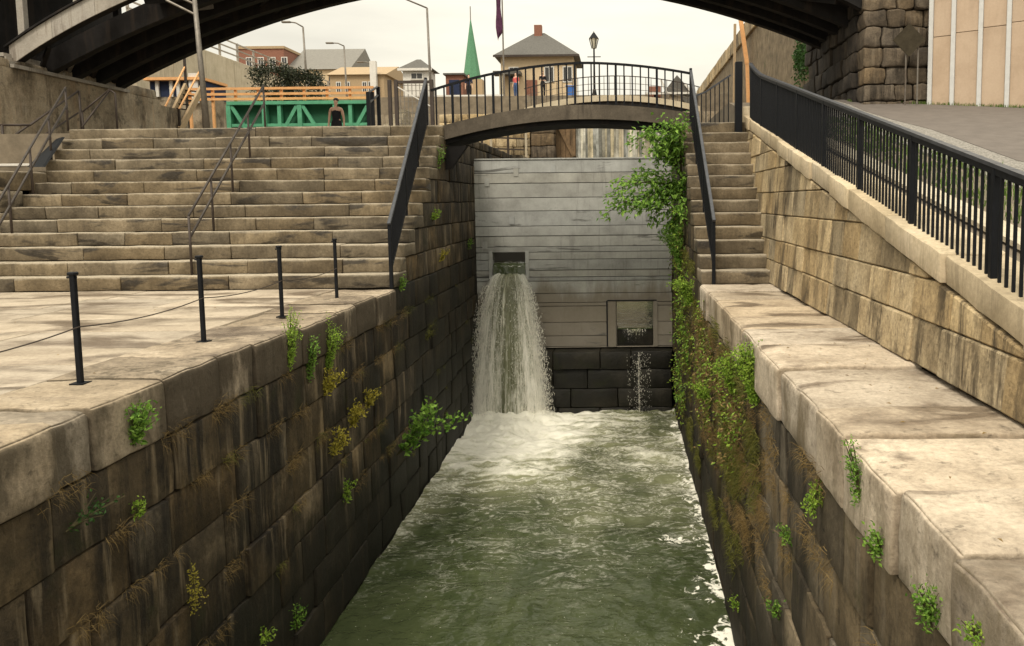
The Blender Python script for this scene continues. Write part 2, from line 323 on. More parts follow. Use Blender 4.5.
M['skin'] = plain('skin', (.6, .38, .27), .55, vary=.05)
M['cloth_black'] = plain('black_cloth', (.015, .014, .018), .9, vary=.2)
M['cloth_navy'] = plain('navy_cloth', (.02, .03, .07), .9, vary=.2)
M['cloth_jeans'] = plain('blue_jeans', (.05, .09, .2), .9, vary=.2)
M['cloth_pink'] = plain('coral_cloth', (.6, .12, .12), .9, vary=.15)
M['cloth_grey'] = plain('grey_cloth', (.3, .3, .3), .9, vary=.15)
M['hair'] = plain('dark_hair', (.03, .018, .012), .6, vary=.2)
M['blue'] = plain('blue_plastic', (.04, .13, .4), .4, vary=.1)
M['flag'] = plain('flag_cloth', (.09, .03, .07), .9, vary=.4, sc_=3)
M['sign'] = plain('sign_back', (.05, .041, .027), .8, vary=.3, spec=.1)
M['stem'] = plain('plant_stem', (.07, .06, .025), .8, vary=.3)
M['leaf'] = leafmat('leaf_green', (.06, .15, .018), (.26, .43, .07))
M['leaf_b'] = leafmat('leaf_bright', (.13, .25, .025), (.36, .5, .07))
M['leaf_d'] = leafmat('leaf_dark', (.02, .055, .012), (.06, .13, .03))
M['leaf_y'] = leafmat('leaf_yellow', (.27, .24, .03), (.55, .47, .08))
M['leaf_far'] = leafmat('leaf_far', (.015, .02, .012), (.05, .06, .03), .15)
M['grass'] = leafmat('grass_blade', (.06, .11, .02), (.16, .24, .05))
M['dry'] = leafmat('dry_grass', (.13, .085, .03), (.36, .25, .1))
M['mossy'] = leafmat('moss_tuft', (.07, .08, .015), (.2, .19, .045))

# ------------------------------------------------------------------ main dimensions (metres; coping level z = 0)
XL, XR, ZW, YG = -4.05, 1.46, -4.4, 22.6
D0, NS, RI, TR = 14.3, 13, .2538, .365
ZT = NS*RI; DT = D0+(NS-1)*TR                # top terrace 3.3 m up, 18.7 m away
def ramp_z(y): return -.28+.198*min(y, 23.6)

# ================================================================== SETTING
# canal bed and ground sheets
G().box(-400, 400, -60, 900, -6.2, -6.0).build('ground', M['soil'], kind='structure')
G().box(-60, XL-1.0, -8, D0+.4, -5.9, -.055).build('left_terrace_bed', M['joint'], kind='structure')
upper = G(); upper.box(-60, XL-.9, DT+.4, 46, -5.9, ZT-.06); upper.box(XR+.9, 6.2, DT+.35, 46, -5.9, ZT-.06)
upper.build('upper_terrace', M['soil'], kind='structure')
G().box(-80, 60, 46, 54, -5.9, 6.5).build('middle_terrace', M['conc'], kind='structure')
G().box(-120, 90, 54, 420, -5.9, 8.5).build('far_terrace', M['soil'], kind='structure')
G().box(-120, -22.6, 36, 54.01, -5.9, 8.4).build('street_embankment', M['soil'], kind='structure')

def plane_strip(name, mat, x0, x1, ys, dz, kind='structure', thick=.05):
    g = G(); n = len(ys)
    for y in ys:
        z = ramp_z(y)+dz
        xa = x0(y) if callable(x0) else x0; xb = x1(y) if callable(x1) else x1
        g.V += [Vector((xa, y, z)), Vector((xb, y, z)), Vector((xa, y, z-thick)), Vector((xb, y, z-thick))]
    for i in range(n-1):
        a, b = i*4, i*4+4
        g.F += [(a, a+1, b+1, b), (a+2, b+2, b+3, a+3), (a, b, b+2, a+2), (a+1, a+3, b+3, b+1)]
    g.F += [(0, 2, 3, 1), (4*n-4, 4*n-3, 4*n-1, 4*n-2)]
    return g.build(name, mat, kind=kind)
ys = [0, 4, 8, 12, 16, 20, 23.6, 34, 46]
rs = G(); rs.V = []
plane_strip('ramp_ground', M['soil'], 3.22, 22, ys, -.07, thick=5)
edge_near = lambda y: 6.0+.35*math.sin(y*.9)*.3+max(0, (y-12))*.02
plane_strip('asphalt_path', M['asphalt'], edge_near, 16, [0, 2, 4, 6, 8, 10, 12, 14, 16, 18, 20, 22, 23.6, 30, 44], -.016)
plane_strip('gravel_strip', M['gravel'], 4.9, lambda y: edge_near(y)+.25, [0, 2, 4, 6, 8, 10, 12, 14, 16, 18, 20, 22, 23.6, 30], -.024)
plane_strip('kerb_strip', M['concp'], 3.5, 3.8, [0, 6, 12, 18], .012)

def blades(name, mat, pts, h, wd, label, cat, lean=.5, n_dir=None, per=1):
    g = G()
    for p in pts:
        for _ in range(per):
            a = rnd(0, 6.283); hh = h*rnd(.5, 1.2); ln = hh*rnd(.1, lean)
            d = Vector((math.cos(a)*ln, math.sin(a)*ln, 0)); sd_ = Vector((-math.sin(a), math.cos(a), 0))*wd*rnd(.6, 1.2)
            q = Vector(p)+Vector((rnd(-.02, .02), rnd(-.02, .02), 0)); mid = q+d*.4+Vector((0, 0, hh*.6))
            if n_dir: d = d+Vector(n_dir)*hh*rnd(.2, .8); mid = mid+Vector(n_dir)*hh*rnd(.2, .5)
            b = len(g.V); g.V += [q-sd_, q+sd_, mid+sd_*.7, mid-sd_*.7, q+d+Vector((0, 0, hh*rnd(.3, 1)))]
            g.F += [(b, b+1, b+2, b+3), (b+3, b+2, b+4)]
    return g.build(name, mat, label=label, cat=cat, kind='stuff', fix=False)
pts = []
for _ in range(5200):
    y = rnd(4, 18.5); pts.append((rnd(3.85, 5.3), y, ramp_z(y)-.03))
blades('grass_verge', M['grass'], pts, .13, .008, 'green grass strip behind the black picket railing', 'grass')
pts = []
for _ in range(2600):
    t_ = rnd(0, 1); a = Vector((6.6, 23.1, 0)); b = Vector((8.3, 22.0, 0)); c = Vector((12.2, 19.2, 0))
    q = a.lerp(b, t_*2.5) if t_ < .4 else b.lerp(c, (t_-.4)/.6)
    x, y = q.x+rnd(-.12, .12), q.y-rnd(0, .35); pts.append((x, y, ramp_z(y)-.03))
blades('grass_edge', M['grass'], pts, .12, .008, 'thin grass along the foot of the panel wall', 'grass')

# ---------------------------------------------------------------- left terrace paving
paving = tag(G().box(-18, XL-1.02, -2, D0+.02, -.05, -.03).build('terrace', M['joint']), kind='structure')
y = 1.6; row = 0
while y < D0-.05:
    h = min(rnd(.85, 1.25), D0-.005-y)
    if D0-(y+h) < .4: h = D0-.005-y
    x = XL-1.055; first = True
    while x > -16:
        wd = rnd(1.1, 2.2)
        stone('paving_slab', M['pave'], paving, x-wd+.006, x-.006, y+.006, y+h-.006, -.12, rnd(-.006, .006), r=.012, cell=.6, amp=.005)
        x -= wd
    y += h

# ---------------------------------------------------------------- lock walls
courses = [-.52, -1.08, -1.62, -2.2, -2.74, -3.3, -3.84, -4.4, -4.95]
def lock_wall(side, mat, cop, label, joints, depth_c):
    s = -1 if side == 'L' else 1; xf = XL if side == 'L' else XR
    def X(a, b):                              # from the face inward
        return (xf+s*b, xf+s*a) if s < 0 else (xf+a, xf+b)
    root = thing('lock_wall', (xf+s*.5, 10, ZW), label, 'wall')
    core = G(); x0, x1 = X(.1, .95); core.box(x0, x1, -6, D0+.3, -5.9, -.1); core.box(x0, x1, D0+.3, 48, -5.9, .2)
    for k in range(NS):
        core.box(x0, x1, D0+.45+k*TR, 48, .2+k*(ZT-.35)/NS-.2, .2+(k+1)*(ZT-.35)/NS-.2)
    core.build('wall_core', M['core'], root)
    for a, b in zip(joints[:-1], joints[1:]):
        x0, x1 = X(rnd(-.04, .025), depth_c); z1 = rnd(-.03, .02)
        stone('coping_stone', M['copL2'] if side == 'L' and a > 6.9 else cop, root, x0, x1, a+.01, b-.01, courses[0]+.012, z1, r=.022, cell=.13, amp=.014, freq=3.4, nose=(-s, rnd(.04, .09)))
    zs = courses
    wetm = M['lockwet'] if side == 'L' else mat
    for i in range(len(zs)-1):
        y = 1.0+rnd(0, .8)
        while y < YG-.05:
            L = rnd(.5, 1.35)
            if YG+.6-(y+L) < .5: L = YG+.6-y
            x0, x1 = X(rnd(-.012, .045)+i*.006, .4)
            near = y < 12
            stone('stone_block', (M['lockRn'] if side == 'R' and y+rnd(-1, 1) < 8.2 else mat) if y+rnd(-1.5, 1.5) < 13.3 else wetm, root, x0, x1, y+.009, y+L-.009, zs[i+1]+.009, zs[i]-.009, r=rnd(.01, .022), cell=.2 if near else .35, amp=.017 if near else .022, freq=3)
            y += L
    # under and behind the stairs
    k = 0
    x = D0+.02
    y = D0+.005
    while y < YG+.5:                          # course level with the coping
        L = rnd(.8, 1.5); x0, x1 = X(rnd(0, .03), .4)
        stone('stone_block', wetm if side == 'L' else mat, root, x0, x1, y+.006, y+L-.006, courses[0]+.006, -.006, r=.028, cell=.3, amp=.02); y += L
    z = 0; k = 0
    while z < ZT-.05:
        z2 = min(z+2*RI, ZT); y = D0+(2*k+2)*TR+.12
        while y < YG+8:
            L = rnd(.7, 1.3); x0, x1 = X(rnd(0, .04), .4)
            stone('stone_block', mat, root, x0, x1, y+.006, y+L-.006, z+.006, z2-.006, r=.03, cell=.35, amp=.022); y += L
        z = z2; k += 1
    return root
lwall = lock_wall('L', M['lockL'], M['copL'], 'dark stained stone wall lining the left side of the lock chamber', [.4, 2.2, 3.9, 5.57, 6.0, 6.98, 7.95, 8.72, 10.0, 11.3, 12.15, 13.2, D0], 1.05)
rwall_l = lock_wall('R', M['lockR'], M['copR'], 'mossy brown stone wall lining the right side of the lock chamber', [.2, 1.3, 2.05, 2.7, 3.36, 4.15, 5.1, 5.8, 7.2, 8.3, 9.3, 10.3, 11.3, 12.3, 13.3, D0], 1.31)

# ---------------------------------------------------------------- staircases
def staircase(label, xa, xb, x_left, single):
    root = thing('stone_staircase', ((xa+xb)/2, D0, 0), label, 'stairs')
    core = G()
    for i in range(1, NS+1):
        y0 = D0+(i-1)*TR; z0, z1 = (i-1)*RI, i*RI
        left = x_left(i)
        core.box(left+.05, xb-.35 if not single else xb-.05, y0+.2, DT+.5, z0-.02 if i > 1 else -.3, z1-.04)
        x = xb; dep = (2*TR if i % 2 else TR)+.11
        if i == NS: dep = TR*1.9
        while x > left+.05:
            if single: x = xb+.085*z1
            wd = (x-left) if single else rnd(.9, 2.3)
            if x-wd < left+.6: wd = x-left
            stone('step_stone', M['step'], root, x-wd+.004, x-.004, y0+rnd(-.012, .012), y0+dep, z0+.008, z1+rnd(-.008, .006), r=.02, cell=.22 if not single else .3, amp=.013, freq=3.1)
            x -= wd
    core.build('stair_core', M['core'], root)
    return root
stairsL = staircase('wide flight of worn stone steps left of the lock', -14, XL, lambda i: -16.5 if i < 5 else -12.2-.06*(i-5), False)
stairsR = staircase('narrow flight of stone steps right of the lock', XR, 2.7, lambda i: XR, True)

# landing beside the left stairs, with low pale steps behind it
lw = thing('landing_wall', (-14.4, 16.2, 1.0), 'low stone landing wall at the left end of the wide steps', 'wall')
G().box(-16.9, -12.75, 16.1, 19.6, .9, 2.1).build('wall_core', M['core'], lw)
for i, (za, zb) in enumerate(((.95, 1.42), (1.42, 1.86), (1.86, 2.25))):
    x = -12.22
    while x > -16.8:
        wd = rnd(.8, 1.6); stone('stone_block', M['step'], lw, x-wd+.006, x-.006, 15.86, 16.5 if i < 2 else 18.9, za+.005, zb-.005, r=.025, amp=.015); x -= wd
cs = thing('concrete_steps', (-14.7, 19.6, 2.2), 'short flight of pale concrete steps at the far left edge', 'stairs')
for i in range(4):
    G().box(-17.5, -13.05, 19.1+i*.36, 21.4+i*.01, 2.2+i*.26, 2.2+(i+1)*.26+.02).build('step', M['conc'], cs, bevel=.02)
    G().box(-17.5, -13.04, 19.06+i*.36, 19.3+i*.36, 2.2+(i+1)*.26+.022, 2.2+(i+1)*.26+.085).build('nosing', M['white'], cs, bevel=.01)

# ---------------------------------------------------------------- right retaining wall with its sloping coping
def clip_slope(y0, y1, z0, z1, f):
    poly = [(y0, z0), (y1, z0), (y1, z1), (y0, z1)]; out = []
    for i in range(4):
        a, b = poly[i], poly[(i+1) % 4]; da, db = f(a[0])-a[1], f(b[0])-b[1]
        if da >= 0: out.append(a)
        if (da >= 0) != (db >= 0):
            t_ = da/(da-db); out.append((a[0]+(b[0]-a[0])*t_, a[1]+(b[1]-a[1])*t_))
    return out
rw = thing('retaining_wall', (3, 10, 0), 'tan stone retaining wall with sloping coping right of the lock', 'wall')
XW = 2.67; BAT = .085                          # the wall leans back a little
def lean(g):
    for v in g.V: v.x += BAT*max(0, v.z)
    return g
under = lambda y: ramp_z(y)-.27
g = G(); g.prism([(1.2, -.5), (19.6, -.5), (19.6, under(19.6)-.02), (1.2, under(1.2)-.02)], 'x', XW+.12, XW+.75); lean(g).build('wall_core', M['core'], rw)
z = .02
for ci in range(10):
    z2 = z+rnd(.35, .45); y = 1.4+rnd(0, .6)
    while y < 19.4:
        L = rnd(.4, 1.0)
        poly = clip_slope(y+.005, min(y+L, 19.5)-.005, z+.005, z2-.005, lambda q: under(q)-.008)
        if len(poly) > 2:
            o_ = rnd(-.018, .014)
            area = abs(sum(poly[i][0]*poly[(i+1) % len(poly)][1]-poly[(i+1) % len(poly)][0]*poly[i][1] for i in range(len(poly))))/2
            if area > .02: lean(G().prism(poly, 'x', XW+o_, XW+.35)).build('stone_block', M['rwall'], rw, bevel=.014)
        y += L
    z = z2
y = 1.2
while y < 18.9:
    L = min(rnd(.9, 1.7), 19.0-y)
    dz, dx = rnd(-.018, .014), rnd(-.03, .03)
    fn = lambda p: Vector((p.x+BAT*max(0, ramp_z(p.y)), p.y, p.z+.198*(p.y-1.2)+ramp_z(1.2)))
    stone('coping_stone', M['rcope'], rw, XW-.03+dx, XW+.52, y+.006, y+L-.006, -.25+dz*.2, dz, r=.016, cell=.2, amp=.016, freq=3.4, fn=fn)
    y += L
stone('coping_stone', M['rcope'], rw, XW+.26, XW+.8, 19.02, 19.5, ZT+.02, ZT+.4, r=.04, cell=.25, amp=.014)

# ---------------------------------------------------------------- lock gate bulkhead
gate = thing('lock_gate', ((XL+XR)/2, YG, -2.66), 'grey horizontal-boarded lock gate with two openings', 'lock gate')
O1 = (-3.6, -2.68, -.62, .09); O2 = (-.1, .93, -2.62, -1.35)
zs = [-2.66]; 
while zs[-1] < 2.62: zs.append(zs[-1]+rnd(.27, .5))
sc_z = (2.68+2.66)/(zs[-1]+2.66); zs = [-2.66+(v+2.66)*sc_z for v in zs]
zs = sorted(zs+[]) 
for a, b in zip(zs[:-1], zs[1:]):
    segs = [(XL-.02, XR+.02)]
    pieces = []
    cuts = sorted([c for c in {a, b, O1[2], O1[3], O2[2], O2[3]} if a <= c <= b])
    for za, zb in zip(cuts[:-1], cuts[1:]):
        if zb-za < .012: continue
        spans = [(XL-.02, XR+.02)]
        for o in (O1, O2):
            if o[2] < (za+zb)/2 < o[3]:
                ns = []
                for s0, s1 in spans:
                    if o[0] > s0: ns.append((s0, min(s1, o[0])))
                    if o[1] < s1: ns.append((max(s0, o[1]), s1))
                spans = ns
        for s0, s1 in spans:
            dy = rnd(-.012, .012)
            G().box(s0+.002, s1-.002, YG+dy, YG+.32, za+.008, zb-.008).build('board', M['gate'], gate, bevel=.006)
gb = G(); gb.box(XL, O1[0]-.04, YG+.33, YG+.5, -2.6, 2.6); gb.box(O1[1]+.04, O2[0]-.04, YG+.33, YG+.5, -2.6, 2.6); gb.box(O2[1]+.04, XR, YG+.33, YG+.5, -2.6, 2.6)
gb.box(O1[0]-.04, O1[1]+.04, YG+.33, YG+.5, .13, 2.6); gb.box(O1[0]-.04, O1[1]+.04, YG+.33, YG+.5, -2.6, -.66); gb.box(O2[0]-.04, O2[1]+.04, YG+.33, YG+.5, -1.31, 2.6)
gb.build('backing', M['core'], gate)
G().box(XL, XR, YG-.03, YG+.4, 2.684, 2.73).build('top_cap', M['gate'], gate, bevel=.008)
for (x0, x1) in ((O1[0]-.11, O1[0]-.004), (O1[1]+.004, O1[1]+.11)): G().box(x0, x1, YG-.035, YG-.014, O1[2]-.05, O1[3]+.05).build('frame', M['gate'], gate, bevel=.004)
for (x0, x1) in ((O2[0]-.26, O2[0]-.03), (O2[1]+.004, O2[1]+.13)): G().box(x0, x1, YG-.04, YG-.014, O2[2]-.02, O2[3]+.03).build('frame', M['gate'], gate, bevel=.004)
G().box(O2[0]-.3, O2[0]-.262, YG-.05, YG-.012, O2[2], O2[3]+.04).build('guide_rail', M['black'], gate)
G().box(O2[0]-.27, O2[1]+.1, YG-.05, YG-.013, O2[3]+.032, O2[3]+.06).build('guide_rail', M['black'], gate)
for px_, py_ in ((553, 168), (516, 172), (512, 220), (487, 182), (485, 245), (648, 216), (660, 232)):
    p_ = at_y(px_, py_, YG); G().box(p_.x-.07, p_.x+.07, YG-.022, YG-.013, p_.z-.12, p_.z+.1).build('patch_plate', M['gate'], gate)
# masonry sill under the gate
sill = thing('gate_sill', ((XL+XR)/2, YG-.4, ZW), 'black wet stone sill below the lock gate', 'wall')
G().box(XL+.002, XR-.002, YG-.12, YG+1.2, -5.9, -2.72).build('wall_core', M['core'], sill)
zz = [-2.68, -3.2, -3.75, -4.3, -4.8]
for i in range(4):
    x = XL+.03
    while x < XR-.05:
        wd = rnd(.8, 1.5)
        if XR-.02-(x+wd) < .4: wd = XR-.02-x
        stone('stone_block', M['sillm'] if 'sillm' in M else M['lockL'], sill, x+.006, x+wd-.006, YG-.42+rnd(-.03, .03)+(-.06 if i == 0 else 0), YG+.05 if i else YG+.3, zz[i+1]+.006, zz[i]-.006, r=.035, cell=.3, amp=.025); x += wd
# the water standing behind the openings

# ---------------------------------------------------------------- canal water
def water_mat():
    m, t, p = new_mat('canal_water'); geo = nd(t, 'NewGeometry'); pos = geo.outputs['Position']; L = t.links.new
    at = nd(t, 'Attribute', attribute_name='foam'); at2 = nd(t, 'Attribute', attribute_name='edge_foam')
    n1 = tex(t, pos, (.75, 1.25, 1), 2.3, 9, .66, dist=.8); n2 = tex(t, pos, (1, 1, 1), 11, 7, .7, dist=.5); n3 = tex(t, pos, (1, .8, 1), 1.1, 6, .6, dist=1.2)
    nA = tex(t, pos, (.5, 1.25, 1), 1.7, 8, .62, dist=1.3); at0 = at.outputs['Fac']
    a = math_(t, 'ADD', math_(t, 'MULTIPLY', math_(t, 'SUBTRACT', math_(t, 'ADD', math_(t, 'MULTIPLY', nA, .72), math_(t, 'MULTIPLY', n2, .28)), .5), 2.6), .5)
    f1 = math_(t, 'MULTIPLY', math_(t, 'SUBTRACT', a, math_(t, 'SUBTRACT', 1.0, at0)), 1.9, True)
    lace = math_(t, 'SUBTRACT', 1.0, math_(t, 'MULTIPLY', math_(t, 'ABSOLUTE', math_(t, 'SUBTRACT', nA, .5)), 26), True)
    f2 = math_(t, 'MULTIPLY', math_(t, 'MULTIPLY', lace, ramp(t, n2, [(.42, 0), (.62, .9)])), math_(t, 'MULTIPLY', math_(t, 'SUBTRACT', at0, .1), 2.6, True), True)
    n5 = tex(t, pos, (1, 1, 1), 5.5, 7, .6, dist=.8)
    n5 = math_(t, 'ADD', math_(t, 'MULTIPLY', math_(t, 'SUBTRACT', n5, .5), 2.6), .5)
    f3 = math_(t, 'MULTIPLY', math_(t, 'SUBTRACT', math_(t, 'ADD', n5, math_(t, 'MULTIPLY', at2.outputs['Fac'], .75)), 1.02), 7, True)
    spk = math_(t, 'MULTIPLY', ramp(t, tex(t, pos, (.8, .8, 1), 30, 3, .5), [(.69, 0), (.74, .55)]), ramp(t, n3, [(.42, 0), (.6, 1)]))
    f = math_(t, 'MAXIMUM', math_(t, 'MAXIMUM', f1, f2), math_(t, 'MAXIMUM', f3, spk))
    green = ramp(t, n3, [(.3, (.036, .048, .021)), (.7, (.066, .08, .036))])
    churn = mix(t, math_(t, 'MULTIPLY', math_(t, 'SUBTRACT', at0, .25), 1.1, True), green, (.5, .5, .3))
    col = mix(t, math_(t, 'MULTIPLY', f, .93), churn, (.97, .95, .84))
    L(col, p.inputs['Base Color']); L(ramp(t, f, [(0, .05), (1, .6)]), p.inputs['Roughness']); p.inputs['IOR'].default_value = 1.33
    b = nd(t, 'Bump'); b.inputs['Strength'].default_value = .55; b.inputs['Distance'].default_value = .07
    n1 = tex(t, pos, (.8, 1.2, 1), 2.6, 3, .5, dist=.6); n2 = tex(t, pos, (.8, 1.2, 1), 8, 3, .5, dist=.4)
    L(math_(t, 'ADD', math_(t, 'ADD', n1, math_(t, 'MULTIPLY', n2, .5)), math_(t, 'MULTIPLY', f, .4)), b.inputs['Height']); L(b.outputs[0], p.inputs['Normal'])
    return m
M['water'] = water_mat()
G().box(XL+.4, XR-.05, YG+.56, YG+14, -5.8, -2.13).build('upper_pool_water', M['water'], kind='structure')
g = G(); nx, ny = 130, 420; y0, y1 = 4.0, YG-.2; foam = []; efo = []
for j in range(ny+1):
    y = y0+(y1-y0)*j/ny
    for i in range(nx+1):
        x = XL-.05+(XR-XL+.1)*i/nx
        d = math.hypot((x+3.0)/1.5, (y-21.3)/2.6); fr = max(0, 1-d/1.15)
        turb = max(0, min(1, (y-9)/11)); amp = .035+.055*turb+.1*fr
        h = amp*(noise.noise(Vector((x*1.1, y*1.5, 3)))+.55*noise.noise(Vector((x*3.6, y*2.7, 8)))+.3*noise.noise(Vector((x*8, y*6.5, 1))))
        h += .14*max(0, 1-math.hypot((x+3.0)/1.6, (y-21.5)/.9))+.05*fr*noise.noise(Vector((x*17, y*15, 2)))
        g.V.append(Vector((x, y, ZW+h)))
        d2 = math.hypot((x+2.75)/1.9, (y-20.9)/3.4)
        f = 1.35*math.exp(-d2*d2*.55)
        f = max(f, -.05+.58*max(0, min(1, (y-8.5)/9.5)))
        f += (.3*noise.noise(Vector((x*.7, y*.45, 11)))+.16*noise.noise(Vector((x*1.7, y*1.2, 4))))*(.25+.75*turb)
        f += .25*max(0, 1-(x-XL)/.8)*max(0, min(1, (y-11)/5))
        foam.append(max(0, min(1.15, f)))
        wdt = .42+.25*noise.noise(Vector((y*.8, 2, 2)))+.2*max(0, 12.6-y)
        e = max(0, 1-(XR-x)/max(.15, wdt))*(.75+.7*noise.noise(Vector((y*1.3, 7, 1))))
        e += 1.1*max(0, 1-math.hypot((x-.9)/.5, (y-13.6)/.3))
        efo.append(max(0, e) if y < 21 else .3*e)
for j in range(ny):
    for i in range(nx):
        a = j*(nx+1)+i; g.F.append((a, a+1, a+nx+2, a+nx+1))
wo = g.build('canal_water', M['water'], kind='structure', smooth=True, fix=False)
for nm, vals in (('foam', foam), ('edge_foam', efo)):
    a = wo.data.attributes.new(nm, 'FLOAT', 'POINT'); a.data.foreach_set('value', vals)

# ---------------------------------------------------------------- waterfalls
def fall_mat(name, dens, white, clear):
    m, t, p = new_mat(name); L = t.links.new; uvn = nd(t, 'UVMap'); uvn.uv_map = 'uv'
    n1 = tex(t, uvn.outputs[0], (17, 1.1, 1), 1.0, 6, .7); n2 = tex(t, uvn.outputs[0], (60, 10, 1), 1.0, 5, .75); n3 = tex(t, uvn.outputs[0], (5, .5, 1), 1.0, 2, .5)
    sx = nd(t, 'SeparateXYZ'); L(uvn.outputs[0], sx.inputs[0])
    e = math_(t, 'ABSOLUTE', math_(t, 'SUBTRACT', math_(t, 'FRACT', sx.outputs[0]), .5))             # 0 centre .. .5 edge
    s = math_(t, 'ADD', math_(t, 'MULTIPLY', n1, .5), math_(t, 'MULTIPLY', n2, .5))
    wfac = ramp(t, math_(t, 'ADD', math_(t, 'ADD', s, math_(t, 'MULTIPLY', e, .5)), math_(t, 'MULTIPLY', sx.outputs[1], .12)), [(.58, 0), (.76, 1)])
    col = mix(t, wfac, ramp(t, n1, [(.3, clear), (.7, tuple(v*2.4 for v in clear))]), white); L(col, p.inputs['Base Color'])
    p.inputs['Roughness'].default_value = .25
    b = nd(t, 'Bump'); b.inputs['Strength'].default_value = .6; b.inputs['Distance'].default_value = .05; L(s, b.inputs['Height']); L(b.outputs[0], p.inputs['Normal'])
    # holes appear lower down and towards the edges, where the sheet breaks up
    keep = ramp(t, math_(t, 'SUBTRACT', math_(t, 'ADD', s, dens), math_(t, 'MULTIPLY', math_(t, 'ADD', math_(t, 'MULTIPLY', e, .7), math_(t, 'MULTIPLY', sx.outputs[1], .5)), .42)), [(.44, 0), (.52, 1)])
    rag = ramp(t, math_(t, 'ADD', e, math_(t, 'MULTIPLY', math_(t, 'SUBTRACT', n2, .5), .3)), [(.36, 1), (.47, 0)])   # torn edges
    keep = math_(t, 'MULTIPLY', keep, rag)
    tr = nd(t, 'BsdfTransparent'); ms = nd(t, 'MixShader'); L(keep, ms.inputs[0]); L(tr.outputs[0], ms.inputs[1]); L(p.outputs[0], ms.inputs[2]); L(ms.outputs[0], t.nodes['Material Output'].inputs[0])
    return m
M['fall'] = fall_mat('falling_water', .36, (.88, .86, .78), (.1, .105, .06))
M['fall2'] = fall_mat('falling_water_thin', .03, (.8, .78, .7), (.14, .14, .09))
def sheet(g, uvs, xc, wd, z0, zb, y_s, v_out, side, seed, nu=40, nv=40, bow=.12):
    b = len(g.V)
    for j in range(nv+1):
        v = j/nv; drop = (z0-zb)*v; tt = math.sqrt(2*drop/9.8)
        for i in range(nu+1):
            u = i/nu; c = (u-.5)*2
            k = noise.noise(Vector((u*7, seed, v*1.2)))
            x = xc+c*(wd/2+side*tt*(1+.12*k)); y = y_s-(v_out*(1+.12*k)+bow*(1-c*c))*tt*(1-.35*abs(c)**3)+.03*noise.noise(Vector((u*14, v*5, seed)))
            g.V.append(Vector((x, y, z0-drop+(.03*noise.noise(Vector((u*9, seed, 4))) if j == 0 else 0)))); uvs.append((u*.996+.002+math.floor(seed*3), v))
    for j in range(nv):
        for i in range(nu):
            a = b+j*(nu+1)+i; g.F.append((a, a+1, a+nu+2, a+nu+1))
def add_uv(o, uvs):
    l = o.data.uv_layers.new(name='uv')
    for lp in o.data.loops: l.data[lp.index].uv = uvs[lp.vertex_index]
wf = thing('waterfall', (-3.1, YG-.8, ZW), 'white waterfall pouring from the left opening of the lock gate', 'waterfall')
for k, (vo, sd_, mt) in enumerate(((.95, .97, 'fall'), (1.2, 1.02, 'fall2'), (.7, .93, 'fall2'))):
    g = G(); uvs = []
    # crest inside the opening
    sheet(g, uvs, -3.12, .86, -.48-.03*k, ZW-.05, YG-.1-.03*k, vo, sd_, k*1.7)
    o = g.build('water_sheet', M[mt], wf, smooth=True, fix=False); add_uv(o, uvs)
# glassy tongue over the sill of the opening
g = G(); prof = [(YG+.6, -.19), (YG+.2, -.2), (YG, -.22), (YG-.06, -.27), (YG-.1, -.36), (YG-.13, -.5), (YG-.16, -.64)]
for y_, z_ in prof:
    for i in range(9): g.V.append(Vector((-3.575+.9*i/8+.0, y_-.012*math.sin(i*1.9+z_*9), z_+.008*math.sin(i*2.7))))
for j in range(len(prof)-1):
    for i in range(8): a = j*9+i; g.F.append((a, a+1, a+10, a+9))
g.build('overflow_tongue', M['water'], wf, smooth=True, fix=False)
def droplets(n, fx, r0, r1):
    g = G()
    for _ in range(n):
        p = fx(); r = rnd(r0, r1); st = rnd(1.5, 6); b = len(g.V)
        for dx, dy, dz in ((1, 0, 0), (0, 1, 0), (-1, 0, 0), (0, -1, 0), (0, 0, st), (0, 0, -st)): g.V.append(p+Vector((dx, dy, dz))*r)
        for q in ((0, 1, 4), (1, 2, 4), (2, 3, 4), (3, 0, 4), (1, 0, 5), (2, 1, 5), (3, 2, 5), (0, 3, 5)): g.F.append(tuple(b+i for i in q))
    return g
def fdrop():
    v = rnd(.04, 1)**.8; drop = 3.85*v; tt = math.sqrt(2*drop/9.8)
    c = rnd(-1, 1); c = math.copysign(abs(c)**.55, c)
    return Vector((-3.14+c*(.43+1.0*tt)*rnd(.85, 1.06), YG-.15-(rnd(.6, 1.35))*tt, -.5-drop))
M['spray'] = plain('spray_drops', (.72, .7, .62), .3, vary=.05)
o = droplets(6500, fdrop, .004, .0095).build('spray', M['spray'], wf, fix=False); o['kind'] = 'stuff'
tr_ = thing('trickle', (.4, YG-.5, ZW), 'thin trickle of water from the right opening of the lock gate', 'waterfall')
g = G(); uvs = []; sheet(g, uvs, .42, .92, -2.12, -2.7, YG-.03, .35, .1, 3.1, 24, 10)
o = g.build('water_sheet', M['fall2'], tr_, smooth=True, fix=False); add_uv(o, uvs)
G().box(O2[0]+.02, O2[1]-.02, YG+.06, YG+.2, -2.6, -2.14).build('weir_board', M['sillm'], tr_)
G().box(O2[0]+.02, O2[1]-.02, YG+.02, YG+.6, -2.138, -2.1).build('overflow_crest', M['water'], tr_)
def tdrop():
    v = rnd(0, 1); return Vector((.5+rnd(-1, 1)**3*.34, YG-.5-.12*v+rnd(-.03, .03), -2.72-1.7*v))
o = droplets(700, tdrop, .003, .007).build('spray', M['spray'], tr_, fix=False); o['kind'] = 'stuff'

